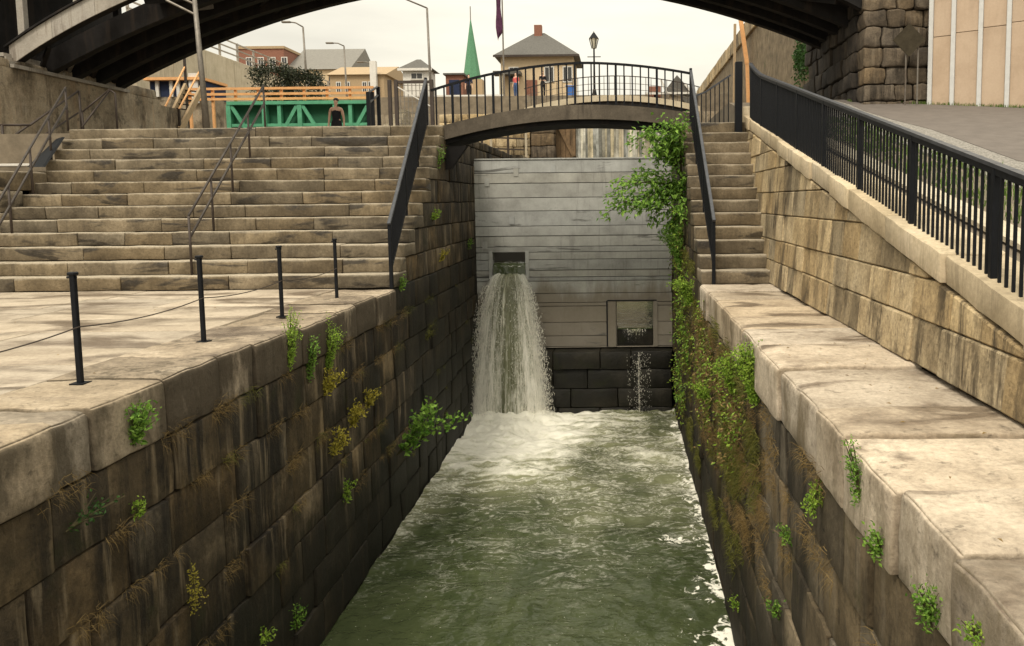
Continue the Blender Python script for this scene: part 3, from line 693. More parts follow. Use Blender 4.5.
# ---------------------------------------------------------------- railings
def nose(y): return max(0, min(NS, (y-D0)/TR+1))*RI
def stair_rail(x, label, h=.93, xt=None, rise=.15):
    root = thing('stair_railing', (x, D0, 0), label, 'railing', 'black railings along the stair edges')
    ya, yb = D0-.02, DT+.12; xt = x if xt is None else xt
    za, zb = RI+h, ZT+h+rise; X = lambda y: x+(xt-x)*(y-ya)/(yb-ya)
    G().box(x-.03, x+.03, ya-.03, ya+.03, 0.0, za-.03).build('post', M['black'], root, bevel=.005)
    G().box(xt-.03, xt+.03, yb-.03, yb+.03, ZT-.02, zb+.02).build('post', M['black'], root, bevel=.005)
    G().beam((X(ya-.06), ya-.06, za-.03), (xt, yb+.04, zb), .062, .045).build('top_rail', M['railtop'], root, bevel=.006)
    G().beam((x, ya, RI+.1), (xt, yb, ZT+.1), .04, .04).build('bottom_rail', M['black'], root)
    n = int((yb-ya)/.1); first = None
    for i in range(1, n):
        t_ = i/n; y = ya+(yb-ya)*t_; zl = RI+.1+(ZT-RI)*t_; at = (X(y), y, zl)
        if first is None: first = G().box(X(y)-.016, X(y)+.016, y-.012, y+.012, zl, zl+h-.12).build('baluster', M['black'], root, at=Vector(at))
        else: c_ = copy_at(first, at, root); c_.scale.z = (h-.12+rise*t_)/(h-.12)
    for k in (4, 8):
        y = D0+k*TR+.15; zt = za-.02+(zb-za)*(y-ya)/(yb-ya)
        G().box(X(y)-.025, X(y)+.025, y-.025, y+.025, (k+1)*RI-.01, zt).build('post', M['black'], root)
    return root
stair_rail(-4.1, 'black railing down the right edge of the wide steps', xt=-4.44)
stair_rail(1.68, 'black railing down the left edge of the narrow steps', rise=.3)

# long picket railing on the retaining wall
pr = thing('picket_railing', (2.93, 10, 1), 'long black picket railing on top of the sloping retaining wall', 'railing')
ya, yb = 1.6, 18.4
XP = lambda y: 2.79+.06*max(0, ramp_z(y))
def rail_h(y): return .84+.21*max(0, (y-5.5)/12.5)+.16*max(0, (y-16.6)/1.8)**2
g = G(); prev = None; N_ = 60
for i in range(N_):
    a, b = ya+(yb-ya)*i/N_, ya+(yb-ya)*(i+1)/N_
    g.beam((XP(a), a, ramp_z(a)+rail_h(a)), (XP(b), b+.004, ramp_z(b)+rail_h(b)), .07, .03)
g.build('top_rail', M['railtop'], pr)
g = G()
for i in range(N_):
    a, b = ya+(yb-ya)*i/N_, ya+(yb-ya)*(i+1)/N_
    g.beam((XP(a), a, ramp_z(a)+rail_h(a)-.045), (XP(b), b+.004, ramp_z(b)+rail_h(b)-.045), .045, .05)
g.build('rail_channel', M['black'], pr)
y = ya; k = 0; pst = None; base = None
while y <= yb+.001:
    xr = XP(y)
    if k % 16 == 8: G().box(xr-.028, xr+.028, y-.028, y+.028, ramp_z(y)-.02, ramp_z(y)+rail_h(y)-.02).build('post', M['black'], pr, bevel=.006)
    else:
        G().box(xr-.011, xr+.011, y-.01, y+.01, ramp_z(y)-.02, ramp_z(y)+rail_h(y)-.05).build('picket', M['black'], pr)
    y += .112; k += 1
G().box(2.66, 2.82, yb+.02, yb+.18, ZT-.3, ZT+1.33).build('end_post', M['black'], pr, bevel=.01)

# short railing at the head of the narrow stairs
hr = thing('short_railing', (2.2, 19.9, ZT), 'short black railing at the head of the narrow steps', 'railing')
pts = [Vector((1.8, 19.9, ZT+.72)), Vector((2.15, 19.9, ZT+.86)), Vector((2.75, 19.9, ZT+1.25))]
for a, b in zip(pts[:-1], pts[1:]): G().beam(a, b, .06, .04).build('top_rail', M['railtop'], hr)
for i in range(9):
    x = 1.82+i*.11; zt = (ZT+.72+(x-1.8)/.35*.14) if x < 2.15 else ZT+.86+(x-2.15)/.6*.39
    G().box(x-.012, x+.012, 19.885, 19.915, ZT-.08, zt).build('baluster', M['black'], hr)

# pipe handrails on the left stairs
def pipe_rail(x, label, y0=D0+.32, n_post=4, xb=None):
    root = thing('stair_handrail', (x, y0, RI), label, 'handrail'); xb = x if xb is None else xb
    yb = DT+.15; line = lambda y: RI+(y-D0)/TR*RI
    X = lambda y: x+(xb-x)*(y-y0)/(yb-y0)
    for h, m in ((.86, M['darkpipe']), (.46, M['darkpipe'])):
        G().tube([(X(y0), y0, line(y0)+h), (X(yb), yb, min(line(yb), ZT+.25)+h)], .024, 8).build('rail', m, root, smooth=True)
    for i in range(n_post):
        y = y0+(yb-y0)*i/(n_post-1)*.995; s_ = min(NS, int((y-D0)/TR)+1); top = min(line(y), ZT+.25)+.86
        G().tube([(X(y), y, s_*RI-.03), (X(y), y, top)], .024, 8).build('post', M['brownrail'], root, smooth=True)
    return root
pipe_rail(-7.85, 'two-pipe handrail in the middle of the wide steps', n_post=5, xb=-8.2)
hl = pipe_rail(-11.42, 'two-pipe handrail with a dark board at the left end of the wide steps', y0=D0+.1, n_post=5, xb=-12.78)
a = at_y(28, 165, 17.2); b = at_y(57, 140, 18.0)
g = G(); n0 = len(g.V)
P4 = [at_y(28, 167, 17.0), at_y(48, 160, 17.3), at_y(58, 140, 18.1), at_y(57, 137, 18.2)]
P4 = [at_y(27, 167, 17.1), at_y(42, 167, 17.1), at_y(62, 137, 18.2), at_y(56, 139, 18.2)]
g.add(P4+[p+Vector((.04, .04, 0)) for p in P4], [(0, 1, 2, 3), (7, 6, 5, 4), (0, 4, 5, 1), (1, 5, 6, 2), (2, 6, 7, 3), (3, 7, 4, 0)])
g.build('board', M['black'], hl)
ch = thing('landing_handrail', (-14.4, 20, 2.8), 'brown two-pipe handrail beside the pale concrete steps', 'handrail')
A, B, C = at_y(-14, 125, 19.3), at_y(30, 125, 19.3), at_y(78, 91, 22.0)
A2, B2, C2 = at_y(9, 138, 19.35), at_y(9, 138, 19.35), at_y(78, 113, 22.0)
G().tube([A, B, C], .028, 8).build('rail', M['brownrail'], ch, smooth=True)
G().tube([at_y(9, 139, 19.2), C+Vector((.02, 0, 0))], .024, 8).build('rail', M['brownrail'], ch, smooth=True)
G().tube([at_y(12, 156, 19.2), C2], .024, 8).build('rail', M['brownrail'], ch, smooth=True)
for (px_, t0, t1, d_) in ((2, 125, 168, 19.3), (10, 138, 166, 19.2), (34, 138, 158, 19.9), (79, 91, 130, 22.0)):
    p_, q_ = at_y(px_, t0, d_), at_y(px_, t1, d_); q_.x = p_.x; q_.z = min(q_.z, ZT+.02) if d_ < 21 else ZT-.07; G().tube([q_, p_], .028, 8).build('post', M['brownrail'], ch, smooth=True)
ch2 = thing('wall_handrail', (-13.6, 22.4, ZT), 'brown two-pipe handrail rising against the stained abutment', 'handrail')
G().tube([at_y(82, 127, 21.3), at_y(110, 90, 22.6)], .024, 8).build('rail', M['brownrail'], ch2, smooth=True)
G().tube([at_y(82, 112, 22.0), at_y(110, 89, 22.6)], .024, 8).build('rail', M['brownrail'], ch2, smooth=True)
p_ = at_y(115, 93, 22.6); G().tube([(p_.x, p_.y, ZT-.08), p_, at_y(110, 90, 22.6)], .028, 8).build('post', M['brownrail'], ch2, smooth=True)
p_ = at_y(82, 112, 21.9); G().tube([(p_.x, p_.y, ZT-.08), p_], .028, 8).build('post', M['brownrail'], ch2, smooth=True)

# posts with a cable along the left coping
pp = [(-4.68, 4.75), (-4.69, 6.83), (-4.68, 8.88), (-4.61, 10.81), (-4.56, 12.79)]
words = ['post nearest the camera, out at the left', 'nearest and tallest black post on the left coping', 'second black post from the left on the coping', 'third black post from the left on the coping', 'black post closest to the wide steps']
for i, (x, y) in enumerate(pp):
    if i == 0: words[0] = 'black post just outside the left edge holding the cable'
    root = thing('cable_post', (x, y, 0), words[i], 'post', 'cable posts on the left coping')
    G().box(x-.022, x+.022, y-.022, y+.022, -.005, .95).build('post', M['black'], root, bevel=.005)
    G().box(x-.06, x+.06, y-.06, y+.06, -.004, .014).build('base_plate', M['black'], root)
    G().box(x-.034, x+.034, y-.034, y+.034, .945, .975).build('cap', M['black'], root, bevel=.008)
    G().tube([(x-.05, y, .93), (x+.03, y, .93)], .012, 6).build('eyelet', M['black'], root)
g = []
for i in range(4):
    (xa, ya_), (xb_, yb_) = pp[i], pp[i+1]
    c = [(xa+(xb_-xa)*k/10+.02, ya_+(yb_-ya_)*k/10, .5-.05*(1-(k/5-1)**2)) for k in range(11)]
    g += c if i == 0 else c[1:]
G().tube(g, .006, 5).build('cable', M['brownrail'], label='thin sagging cable strung between the black coping posts', cat='cable')

# ---------------------------------------------------------------- footbridge over the lock
fb = thing('footbridge', ((XL+XR)/2, 18.8, 2.9), 'arched concrete footbridge with black railing over the lock', 'footbridge')
xa, xb = XL-.3, XR+.25; xm = -.8
def fz(x): return 3.745-.0415*(x-xm)**2*(1.0 if x < xm else .85)
n = 28; top = [(xa+(xb-xa)*i/n) for i in range(n+1)]
def strip(dz0, dz1, y0, y1, a=0, b=n): 
    poly = [(x, fz(x)+dz1) for x in top[a:b+1]]+[(x, fz(x)+dz0) for x in top[a:b+1]][::-1]; g = G(); g.V = []
    m = b-a+1
    for yy in (y0, y1):
        for x in top[a:b+1]: g.V.append(Vector((x, yy, fz(x)+dz1)))
        for x in top[a:b+1]: g.V.append(Vector((x, yy, fz(x)+dz0)))
    for i in range(m-1):
        g.F += [(i, i+1, m+i+1, m+i), (2*m+i, 3*m+i, 3*m+i+1, 2*m+i+1), (i, 2*m+i, 2*m+i+1, i+1), (m+i, m+i+1, 3*m+i+1, 3*m+i)]
    g.F += [(0, m, 3*m, 2*m), (m-1, 3*m-1, 4*m-1, 2*m-1)]
    return g
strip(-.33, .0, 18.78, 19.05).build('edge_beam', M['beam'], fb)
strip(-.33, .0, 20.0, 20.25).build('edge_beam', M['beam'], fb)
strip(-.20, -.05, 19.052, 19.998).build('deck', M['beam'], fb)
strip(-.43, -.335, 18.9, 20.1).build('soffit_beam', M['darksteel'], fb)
br = thing('bridge_railing', ((XL+XR)/2, 18.88, 3.3), 'black curved railing on the arched footbridge', 'railing')
hz_ = lambda x: fz(x)+.965-.02*abs(x-xm)
g = G()
for i in range(n): g.beam((top[i], 18.88, hz_(top[i])), (top[i+1]+.003, 18.88, hz_(top[i+1])), .06, .05)
g.build('top_rail', M['black'], br)
i = 0; x = xa+.12
while x < xb-.15:
    if i % 5 == 2: G().box(x-.026, x+.026, 18.854, 18.906, fz(x)-.01, hz_(x)).build('post', M['black'], br)
    else: G().box(x-.016, x+.016, 18.864, 18.896, fz(x)-.01, hz_(x)).build('baluster', M['black'], br)
    x += .19; i += 1
# steel knee bracket under its left end
G().prism([(XL-.01, 2.3), (XL+.1, 2.3), (XL+.5, 2.84), (XL-.01, 2.84)], 'y', 18.92, 19.1).build('bracket', M['darksteel'], fb)

# ---------------------------------------------------------------- road bridge overhead
rb = thing('arch_bridge', (-4, 25, 5.5), 'large dark steel arch road bridge spanning overhead', 'bridge')
AX0, AX1 = -16.6, 7.4
def az_(x): return 8.54-.0204*(x+3.7)**2
xs_ = [AX0+(AX1-AX0)*i/40 for i in range(41)]
def arc(y0, y1, d0, d1, xs=xs_):
    g = G(); m = len(xs); o_ = off_n if y1 < 22.6 else (lambda x: 0)
    for yy in (y0, y1):
        for x in xs: g.V.append(Vector((x, yy, az_(x)+d1+o_(x))))
        for x in xs: g.V.append(Vector((x, yy, az_(x)+d0+o_(x))))
    for i in range(m-1):
        g.F += [(i, i+1, m+i+1, m+i), (2*m+i, 3*m+i, 3*m+i+1, 2*m+i+1), (i, 2*m+i, 2*m+i+1, i+1), (m+i, m+i+1, 3*m+i+1, 3*m+i)]
    g.F += [(0, m, 3*m, 2*m), (m-1, 3*m-1, 4*m-1, 2*m-1)]
    return g
def off_n(x): return .16+.25*(1-math.exp(-max(0, min(x-AX0, AX1-x))/1.5))
ribs = [22.35, 23.45, 24.5, 25.6, 26.6]
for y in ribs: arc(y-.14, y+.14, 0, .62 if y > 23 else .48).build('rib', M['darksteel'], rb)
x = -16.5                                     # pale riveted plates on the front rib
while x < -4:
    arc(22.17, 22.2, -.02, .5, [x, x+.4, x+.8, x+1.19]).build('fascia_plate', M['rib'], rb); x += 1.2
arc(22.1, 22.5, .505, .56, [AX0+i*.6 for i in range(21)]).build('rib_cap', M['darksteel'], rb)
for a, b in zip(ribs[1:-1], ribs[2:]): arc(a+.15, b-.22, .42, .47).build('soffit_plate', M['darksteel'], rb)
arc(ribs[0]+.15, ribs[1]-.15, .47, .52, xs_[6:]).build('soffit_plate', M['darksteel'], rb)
for k in range(9):
    x = -15.6+k*2.7
    if x > 6.8: continue
    for a, b in zip(ribs[:-1], ribs[1:]):
        G().beam((x, a+.1, az_(x)+.25), (x+(.9 if k % 2 else -.9), b-.1, az_(x+(.9 if k % 2 else -.9))+.25), .1, .12).build('brace', M['galv'] if a == ribs[1] and k < 4 else M['darksteel'], rb)
for k in range(16):
    x = -16.2+k*1.55
    for y in (22.35, 26.6):
        if az_(x)+.6 < 9.3: G().box(x-.09, x+.09, y-.09, y+.09, az_(x)+.5, 9.42).build('spandrel_post', M['rib'] if y < 23 and x < -10 else M['darksteel'], rb)
G().box(-40, 30, 21.9, 27.1, 9.42, 9.9).build('deck', M['darksteel'], rb)
# left abutment
la = thing('bridge_abutment', (-20, 22, ZT), 'stained concrete bridge abutment wall at the upper left', 'wall')
G().box(-34, -16.3, 14.5, 28.9, .5, 5.25).build('wall', M['conc'], la)
for i in range(4): G().box(-16.31-.05*i, -16.2+.0*i-.12*i, 21.9, 27.0, 5.255+.1*i, 5.35+.1*i).build('bearing_plate', M['rib'], la)
G().box(-34, -17.2, 20.5, 28, 5.26, 9.4).build('upper_wall', M['darksteel'], la)
stn = [(14.6, 5.27), (17, 5.6), (20, 5.3), (22, 5.5), (24, 5.4), (27, 5.55), (28.8, 5.27)]
for a, b in zip(stn[:-1], stn[1:]): stone('ledge_stone', M['conc'], la, -17.1, -16.32, a[0]+.02, b[0]-.02, 5.256, max(a[1], b[1]), r=.06, amp=.05)
G().box(-18.2, -16.45, 28.95, 31, 2.9, 5.1).build('wing_wall', M['conc'], la)
# right abutment of rough blocks
ra = thing('stone_abutment', (8, 24, 4), 'dark rough-stone bridge abutment beside the asphalt path', 'wall')
G().box(6.75, 14, 22.2, 28, 3, 9.4).build('wall_core', M['core'], ra)
z = 3.6
while z < 9.3:
    h = rnd(.42, .66); x = 6.62
    while x < 9.4:
        wd = rnd(.45, 1.0); stone('stone_block', M['abut'], ra, x+.01, x+wd-.01, 21.98+rnd(-.07, .05), 22.6, z+.01, z+h-.01, r=.05, cell=.16, amp=.055, freq=3.6); x += wd
    y = 22.65
    while y < 28:
        wd = rnd(.5, 1.1); stone('stone_block', M['abut2'], ra, 6.55+rnd(-.06, .06), 7.1, y+.01, y+wd-.01, z+.01, z+h-.01, r=.05, cell=.25, amp=.05, freq=3.4); y += wd
    z += h
# beige panel wall
pw = thing('panel_wall', (10, 21, 4), 'tall beige panel wall with pale pilasters at the right edge', 'wall')
d_ = (Vector((12.4, 19.1, 0))-Vector((8.34, 21.75, 0))).normalized(); q0 = Vector((8.34, 21.75, 0)); nrm = Vector((d_.y, -d_.x, 0))
if nrm.y > 0: nrm = -nrm
def pbox(a, b, o0, o1, z0, z1):
    g = G(); vs = []
    for z in (z0, z1):
        for o in (o0, o1):
            for s in (a, b): vs.append(q0+d_*s+nrm*o+Vector((0, 0, z)))
    return g.add(vs, [(0, 2, 3, 1), (4, 5, 7, 6), (0, 1, 5, 4), (2, 6, 7, 3), (0, 4, 6, 2), (1, 3, 7, 5)])
s_ = 0
for i in range(7):
    wd = .66 if i else .56
    pbox(s_-.05, s_+.06, -.1, .1, 3.3, 9.0).build('pilaster', M['pil'], pw, bevel=.01)
    zj = 5.75+.05*i
    pbox(s_+.063, s_+wd-.053, -.1, .03, 3.3, zj-.008).build('panel', M['panel'], pw, bevel=.006)
    pbox(s_+.063, s_+wd-.053, -.1, .024, zj+.008, 8.9).build('panel', M['panel'], pw, bevel=.006)
    s_ += wd
# diamond sign seen from behind
sg = thing('road_sign', (7.75, 21.4, 4), 'back of a diamond road sign on two thin posts', 'sign')
for px_ in (905, 917):
    p_ = at_y(px_, 100, 21.45); G().tube([(p_.x, 21.45, ramp_z(21.45)-.05), (p_.x, 21.45, 5.95)], .022, 6).build('post', M['galv'], sg)
c_ = at_y(909, 40, 21.4); dd = .43
G().prism([(c_.x-dd, c_.z), (c_.x, c_.z-dd), (c_.x+dd, c_.z), (c_.x, c_.z+dd)], 'y', 21.38, 21.4).build('panel', M['sign'], sg)

# ---------------------------------------------------------------- upper level, near things
def street_lamp(name, label, base, top, arm, head, r=.06, group=None, brace=False):
    root = thing(name, base, label, 'street lamp', group)
    G().tube([base, top], r, 10, r*.7).build('pole', M['galv'], root, smooth=True)
    G().tube([top]+arm, r*.55, 8).build('arm', M['galv'], root, smooth=True)
    if brace: G().tube([top-Vector((0, 0, .45)), arm[len(arm)//2]], r*.4, 6).build('brace', M['galv'], root)
    h = Vector(head); d = (Vector(arm[-1])-Vector(top)); d.z = 0; d.normalize()
    g = G(); g.beam(arm[-1]-d*.05, arm[-1]+d*.6, .26, .13); g.build('lamp_head', M['galv'], root, bevel=.04)
    return root
b0 = Vector((-10.25, 20.2, ZT-.08)); t0 = Vector((-10.4, 20.2, 6.9))
street_lamp('street_lamp', 'tall grey lamp pole behind the wide steps, near the bridge', b0, t0, [t0+Vector((-.8, 0, .25)), t0+Vector((-2.2, 0, .6))], t0, r=.075, brace=True)
G().tube([at_y(166, 0, 20.2), at_y(196, 15, 20.2)], .03, 6).build('lower_brace', M['galv'], bpy.data.objects['street_lamp'])
def far_lamp(label, px, y_t, D, zb, arm_px, arm_py):
    p_ = at_y(px, y_t, D); base = Vector((p_.x+.1, D, zb)); e = at_y(arm_px, arm_py, D); mid = p_.lerp(e, .55)+Vector((0, 0, (e-p_).length*.1))
    return street_lamp('street_lamp', label, base, p_, [mid, e], e, r=.09, group='street lamps beyond the concrete wall')
far_lamp('leftmost curved street lamp above the concrete wall', 303, 27, 59, 9.4, 290, 22)
far_lamp('middle curved street lamp beside the brick building', 344, 46, 68, 8.5, 333, 43)
far_lamp('large street lamp with long arm beside the white shed', 427, 8, 50, 6.5, 383, -2)
bpy.data.objects[far_lamp('small street lamp against the tan building', 371, 64, 80, 8.5, 363, 62).name]
# person at the head of the steps
def person(label, base, face, col, pants, hair, height=1.72, arms='down', sit=False, sleeve=False):
    root = thing('person', base, label, 'person'); base = Vector(base); k = height/1.75
    ca, sa = math.cos(face), math.sin(face)
    def T(p): return Vector((p[0]*ca-p[1]*sa, p[0]*sa+p[1]*ca, p[2]))*k
    hip, kn, an = .93, .5, .07
    if sit: J0 = dict(pel=(0, .05, .5))
    J = {'pel': (0, 0, .97), 'belly': (0, .01, 1.12), 'chest': (0, .01, 1.33), 'upch': (0, .015, 1.415), 'neck': (0, .015, 1.5), 'chin': (0, -.015, 1.58), 'head': (0, -.01, 1.66), 'crown': (0, 0, 1.71)}
    Rr = {'pel': (.14, .1), 'belly': (.125, .09), 'chest': (.15, .1), 'upch': (.125, .08), 'neck': (.055, .055), 'chin': (.062, .075), 'head': (.078, .095), 'crown': (.06, .07)}
    E_ = [('pel', 'belly'), ('belly', 'chest'), ('chest', 'upch'), ('upch', 'neck'), ('neck', 'chin'), ('chin', 'head'), ('head', 'crown')]
    for s, n in ((-1, 'l'), (1, 'r')):
        J.update({n+'sh': (s*.18, .01, 1.42), n+'el': (s*.235, .03, 1.13), n+'wr': (s*.25, -.04, .88), n+'pa': (s*.25, -.06, .8), n+'hi': (s*.09, 0, .9), n+'kn': (s*.1, -.02, .5), n+'an': (s*.1, .02, .09), n+'to': (s*.115, -.15, .04)})
        Rr.update({n+'sh': (.06, .06), n+'el': (.042, .042), n+'wr': (.028, .03), n+'pa': (.04, .018), n+'hi': (.09, .095), n+'kn': (.058, .06), n+'an': (.038, .045), n+'to': (.045, .03)})
        if arms == 'front': J[n+'wr'] = (s*.1, -.26, 1.1); J[n+'pa'] = (s*.05, -.32, 1.12)
        if sit: J.update({n+'kn': (s*.12, -.42, .92), n+'an': (s*.12, -.42, .5), n+'to': (s*.12, -.58, .46)})
        E_ += [('upch', n+'sh'), (n+'sh', n+'el'), (n+'el', n+'wr'), (n+'wr', n+'pa'), ('pel', n+'hi'), (n+'hi', n+'kn'), (n+'kn', n+'an'), (n+'an', n+'to')]
        pa = J[n+'pa']
        for f_, (dx, dz) in enumerate(((-.03, -.07), (-.011, -.085), (.011, -.08), (.028, -.062))):
            J[n+'f%d' % f_] = (pa[0], pa[1]+dx, pa[2]+dz); Rr[n+'f%d' % f_] = (.009, .009); E_.append((n+'pa', n+'f%d' % f_))
        J[n+'th'] = (pa[0]-s*.02, pa[1]-.05, pa[2]-.02); Rr[n+'th'] = (.01, .01); E_.append((n+'wr', n+'th'))
    dz = -.43 if sit else 0
    def skin(name, names, grow, mat, z_off=0):
        me = bpy.data.meshes.new(name); ids = {n: i for i, n in enumerate(names)}
        me.from_pydata([T((J[n][0], J[n][1], J[n][2]+dz)) for n in names], [(ids[a], ids[b]) for a, b in E_ if a in ids and b in ids], [])
        o = link(name, me, base, root); me.materials.append(mat)
        o.modifiers.new('skin', 'SKIN'); o.modifiers['skin'].use_smooth_shade = True
        for i, n in enumerate(names):
            sv = me.skin_vertices[0].data[i]; sv.radius = ((Rr[n][0]+grow)*k, (Rr[n][1]+grow)*k); sv.use_root = (i == 0)
        sb = o.modifiers.new('sub', 'SUBSURF'); sb.levels = sb.render_levels = 1
        return o
    skin('body', list(J), 0, M['skin'])
    skin('shirt', ['pel', 'belly', 'chest', 'upch']+(['lsh', 'rsh', 'lel', 'rel'] if sleeve else []), .018, M[col])
    skin('trousers', ['pel', 'belly', 'lhi', 'rhi', 'lkn', 'rkn', 'lan', 'ran'], .02, M[pants])
    hp = T((0, .02, 1.685+dz)); me = bpy.data.meshes.new('hair'); bm = bmesh.new(); bmesh.ops.create_icosphere(bm, subdivisions=2, radius=.1*k)
    for v in bm.verts: v.co = Vector((v.co.x*.92, v.co.y*1.05, v.co.z*.8))+hp+T((0, .035, .035))
    bm.to_mesh(me); bm.free(); me.materials.append(M['hair']); link('hair', me, base, root)
    return root
person('person in black tank top standing at the head of the wide steps', (at_y(336, 110, 27).x, 27, ZT-.06), .1, 'cloth_black', 'cloth_black', 1, 1.74)
person('person in dark navy clothes standing behind the white rail', (at_y(469, 90, 56).x, 56, 8.5), .3, 'cloth_navy', 'cloth_black', 1, 1.72, sleeve=True)
person('person in coral shirt and jeans beyond the footbridge', (at_y(516, 90, 55.2).x, 55.2, 8.5), -.6, 'cloth_pink', 'cloth_jeans', 1, 1.7, sleeve=True)
person('person in black beside the cream house', (at_y(543, 90, 55).x, 55, 8.5), .5, 'cloth_black', 'cloth_black', 1, 1.75, arms='front', sleeve=True)

# mesh-panelled gate left of the footbridge
mf = thing('mesh_fence', (-5.6, 21, ZT), 'brown framed wire mesh fence panel left of the footbridge', 'fence')
yF = 21.0
xA, xB, xC = at_y(390, 100, yF).x, at_y(396.5, 100, yF).x, at_y(432, 100, yF).x; zt = at_y(395, 80, yF).z
for x in (xA, xB, xC): G().box(x-.045, x+.045, yF-.045, yF+.045, ZT-.08, zt).build('post', M['brownrail'], mf, bevel=.006)
G().box(xB+.047, xC-.047, yF-.03, yF+.03, zt-.09, zt-.02).build('top_rail', M['brownrail'], mf)
G().beam((xB, yF, zt-.15), (xC, yF, zt-.7), .03, .03).build('brace', M['white'], mf)
g = G()
for i in range(1, 9): x = xB+(xC-xB)*i/9; g.box(x-.008, x+.008, yF-.008, yF+.008, ZT-.06, zt-.1)
for i in range(1, 10): z = ZT+(zt-ZT)*i/10; g.box(xB, xC, yF+.009, yF+.02, z-.006, z+.006)
g.build('wire_mesh', M['galv'], mf)
us = thing('upper_steps', (-7.6, 24.5, ZT), 'small concrete steps left of the mesh fence', 'stairs')
xa_, xb_ = at_y(372, 110, 24.3).x, at_y(391, 110, 24.3).x
for i in range(7): G().box(xa_+.04*i, xb_, 24+.33*i, 26.6, ZT-.06+.18*i, ZT-.06+.18*(i+1)).build('step', M['concp'], us, bevel=.01)
ur = thing('upper_stair_railing', (xa_-.1, 24.2, ZT), 'dark railing beside the small concrete steps', 'railing')
for px0, py0, px1, py1 in ((368, 93, 377, 87), (369, 103, 378, 95)):
    G().tube([at_y(px0, py0, 23.8), at_y(px1, py1, 26)], .035, 6).build('rail', M['black'], ur)
for px_, D_ in ((368, 23.8), (372, 24.7), (378, 26)):
    p_ = at_y(px_, 92 if D_ < 25 else 87, D_); G().box(p_.x-.05, p_.x+.05, D_-.05, D_+.05, ZT-.07, p_.z).build('post', M['black'], ur)

# green truss gate with orange railing
tg = thing('steel_truss_gate', (at_y(300, 110, 34).x, 34, ZT), 'green steel truss with orange railing on top', 'truss')
yT = 34.0; x0 = at_y(229, 110, yT).x; x1 = at_y(371, 110, yT).x; zt = at_y(300, 101, yT).z; zb = ZT-.06; zm = (zt+zb)/2+.3
G().box(x0, x1, yT+.25, yT+.29, zb, zt-.1).build('back_panel', M['dgreen'], tg)
G().box(x0-.05, x1+.05, yT-.1, yT+.35, zt-.14, zt).build('top_chord', M['green'], tg)
G().box(x0, x1, yT-.04, yT+.1, zm-.06, zm+.06).build('mid_chord', M['green'], tg)
G().box(x0, x1, yT-.06, yT+.2, zb, zb+.2).build('bottom_chord', M['green'], tg)
nb = 4; bw = (x1-x0)/nb
for i in range(nb+1):
    x = x0+bw*i; G().box(x-.09, x+.09, yT-.08, yT+.22, zb+.2, zt-.14).build('upright', M['green'], tg)
    if i in (1, 3): G().box(x+.55, x+.7, yT-.05, yT+.2, zb+.2, zt-.14).build('upright', M['green'], tg)
for i in range(nb):
    a = (x0+bw*i+.09, yT-.0, (zt-.14) if i % 2 == 0 else zb+.2); b = (x0+bw*(i+1)-.09, yT-.0, (zb+.2) if i % 2 == 0 else zt-.14); G().beam(a, b, .1, .14).build('diagonal', M['green'], tg)
orr = thing('orange_railing', ((x0+x1)/2, yT+.1, zt), 'orange three-rail barrier on top of the green truss', 'railing')
z1 = at_y(300, 88, yT+.1).z
for z in (zt+.12, (zt+z1)/2+.05, z1): G().box(x0-1.8, x1+.1, yT+.08, yT+.14, z-.05, z+.05).build('rail', M['orange'], orr)
for i in range(9): x = x0-1.7+(x1-x0+1.75)*i/8; G().box(x-.05, x+.05, yT+.145, yT+.24, zt-(0 if i > 1 else 2.0), z1+.03).build('post', M['orange'], orr)
# steel stair left of it
ms = thing('metal_staircase', (at_y(180, 120, 31).x, 31, ZT), 'steel stair with orange handrails under the arch', 'stairs')
for (pa, pb) in (((166, 128), (186, 86)), ((180, 130), (202, 88))):
    a, b = at_y(*pa, 30.2), at_y(*pb, 32.2); G().beam(a, b, .09, .26).build('stringer', M['tanb'], ms)
    G().beam(a+Vector((0, 0, .75)), b+Vector((0, 0, .75)), .05, .05).build('handrail', M['orange'], ms)
    G().box(a.x-.04, a.x+.04, a.y-.04, a.y+.04, ZT-.08, a.z+.78).build('post', M['brownrail'], ms); G().box(b.x-.04, b.x+.04, b.y-.04, b.y+.04, ZT-.08, b.z+1.15).build('post', M['brownrail'], ms)
a0, b0_ = at_y(166, 130, 30.2), at_y(186, 88, 32.2); a1, b1_ = at_y(180, 132, 30.2), at_y(202, 90, 32.2)
for i in range(9):
    t_ = (i+.5)/9; p_, q_ = a0.lerp(b0_, t_), a1.lerp(b1_, t_); G().beam(p_, q_, .24, .04).build('tread', M['core'], ms)
sh = thing('site_cabin', (at_y(165, 110, 36).x, 36, ZT), 'low dark cabin with white posts under the arch', 'cabin')
x0_, x1_ = at_y(150, 90, 36).x, at_y(204, 90, 36).x; zA, zB = at_y(160, 97, 36).z, at_y(160, 81, 36).z
G().box(x0_, x1_, 36, 38, ZT-.06, zA).build('base', M['conc'], sh); G().box(x0_, x1_, 36.02, 38, zA+.004, zB).build('wall', M['cloth_navy'], sh)
for px_ in (157, 171, 178): xx = at_y(px_, 90, 35.9).x; G().box(xx-.07, xx+.07, 35.9, 36, zA, zB).build('post', M['white'], sh)
G().box(x0_-.1, x1_+.1, 35.7, 38, zB+.002, zB+.12).build('roof', M['orange'], sh)
G().box(at_y(189, 90, 35.8).x, at_y(198, 90, 35.8).x, 35.8, 35.88, zA-.3, zB+.3).build('door', M['white'], sh)

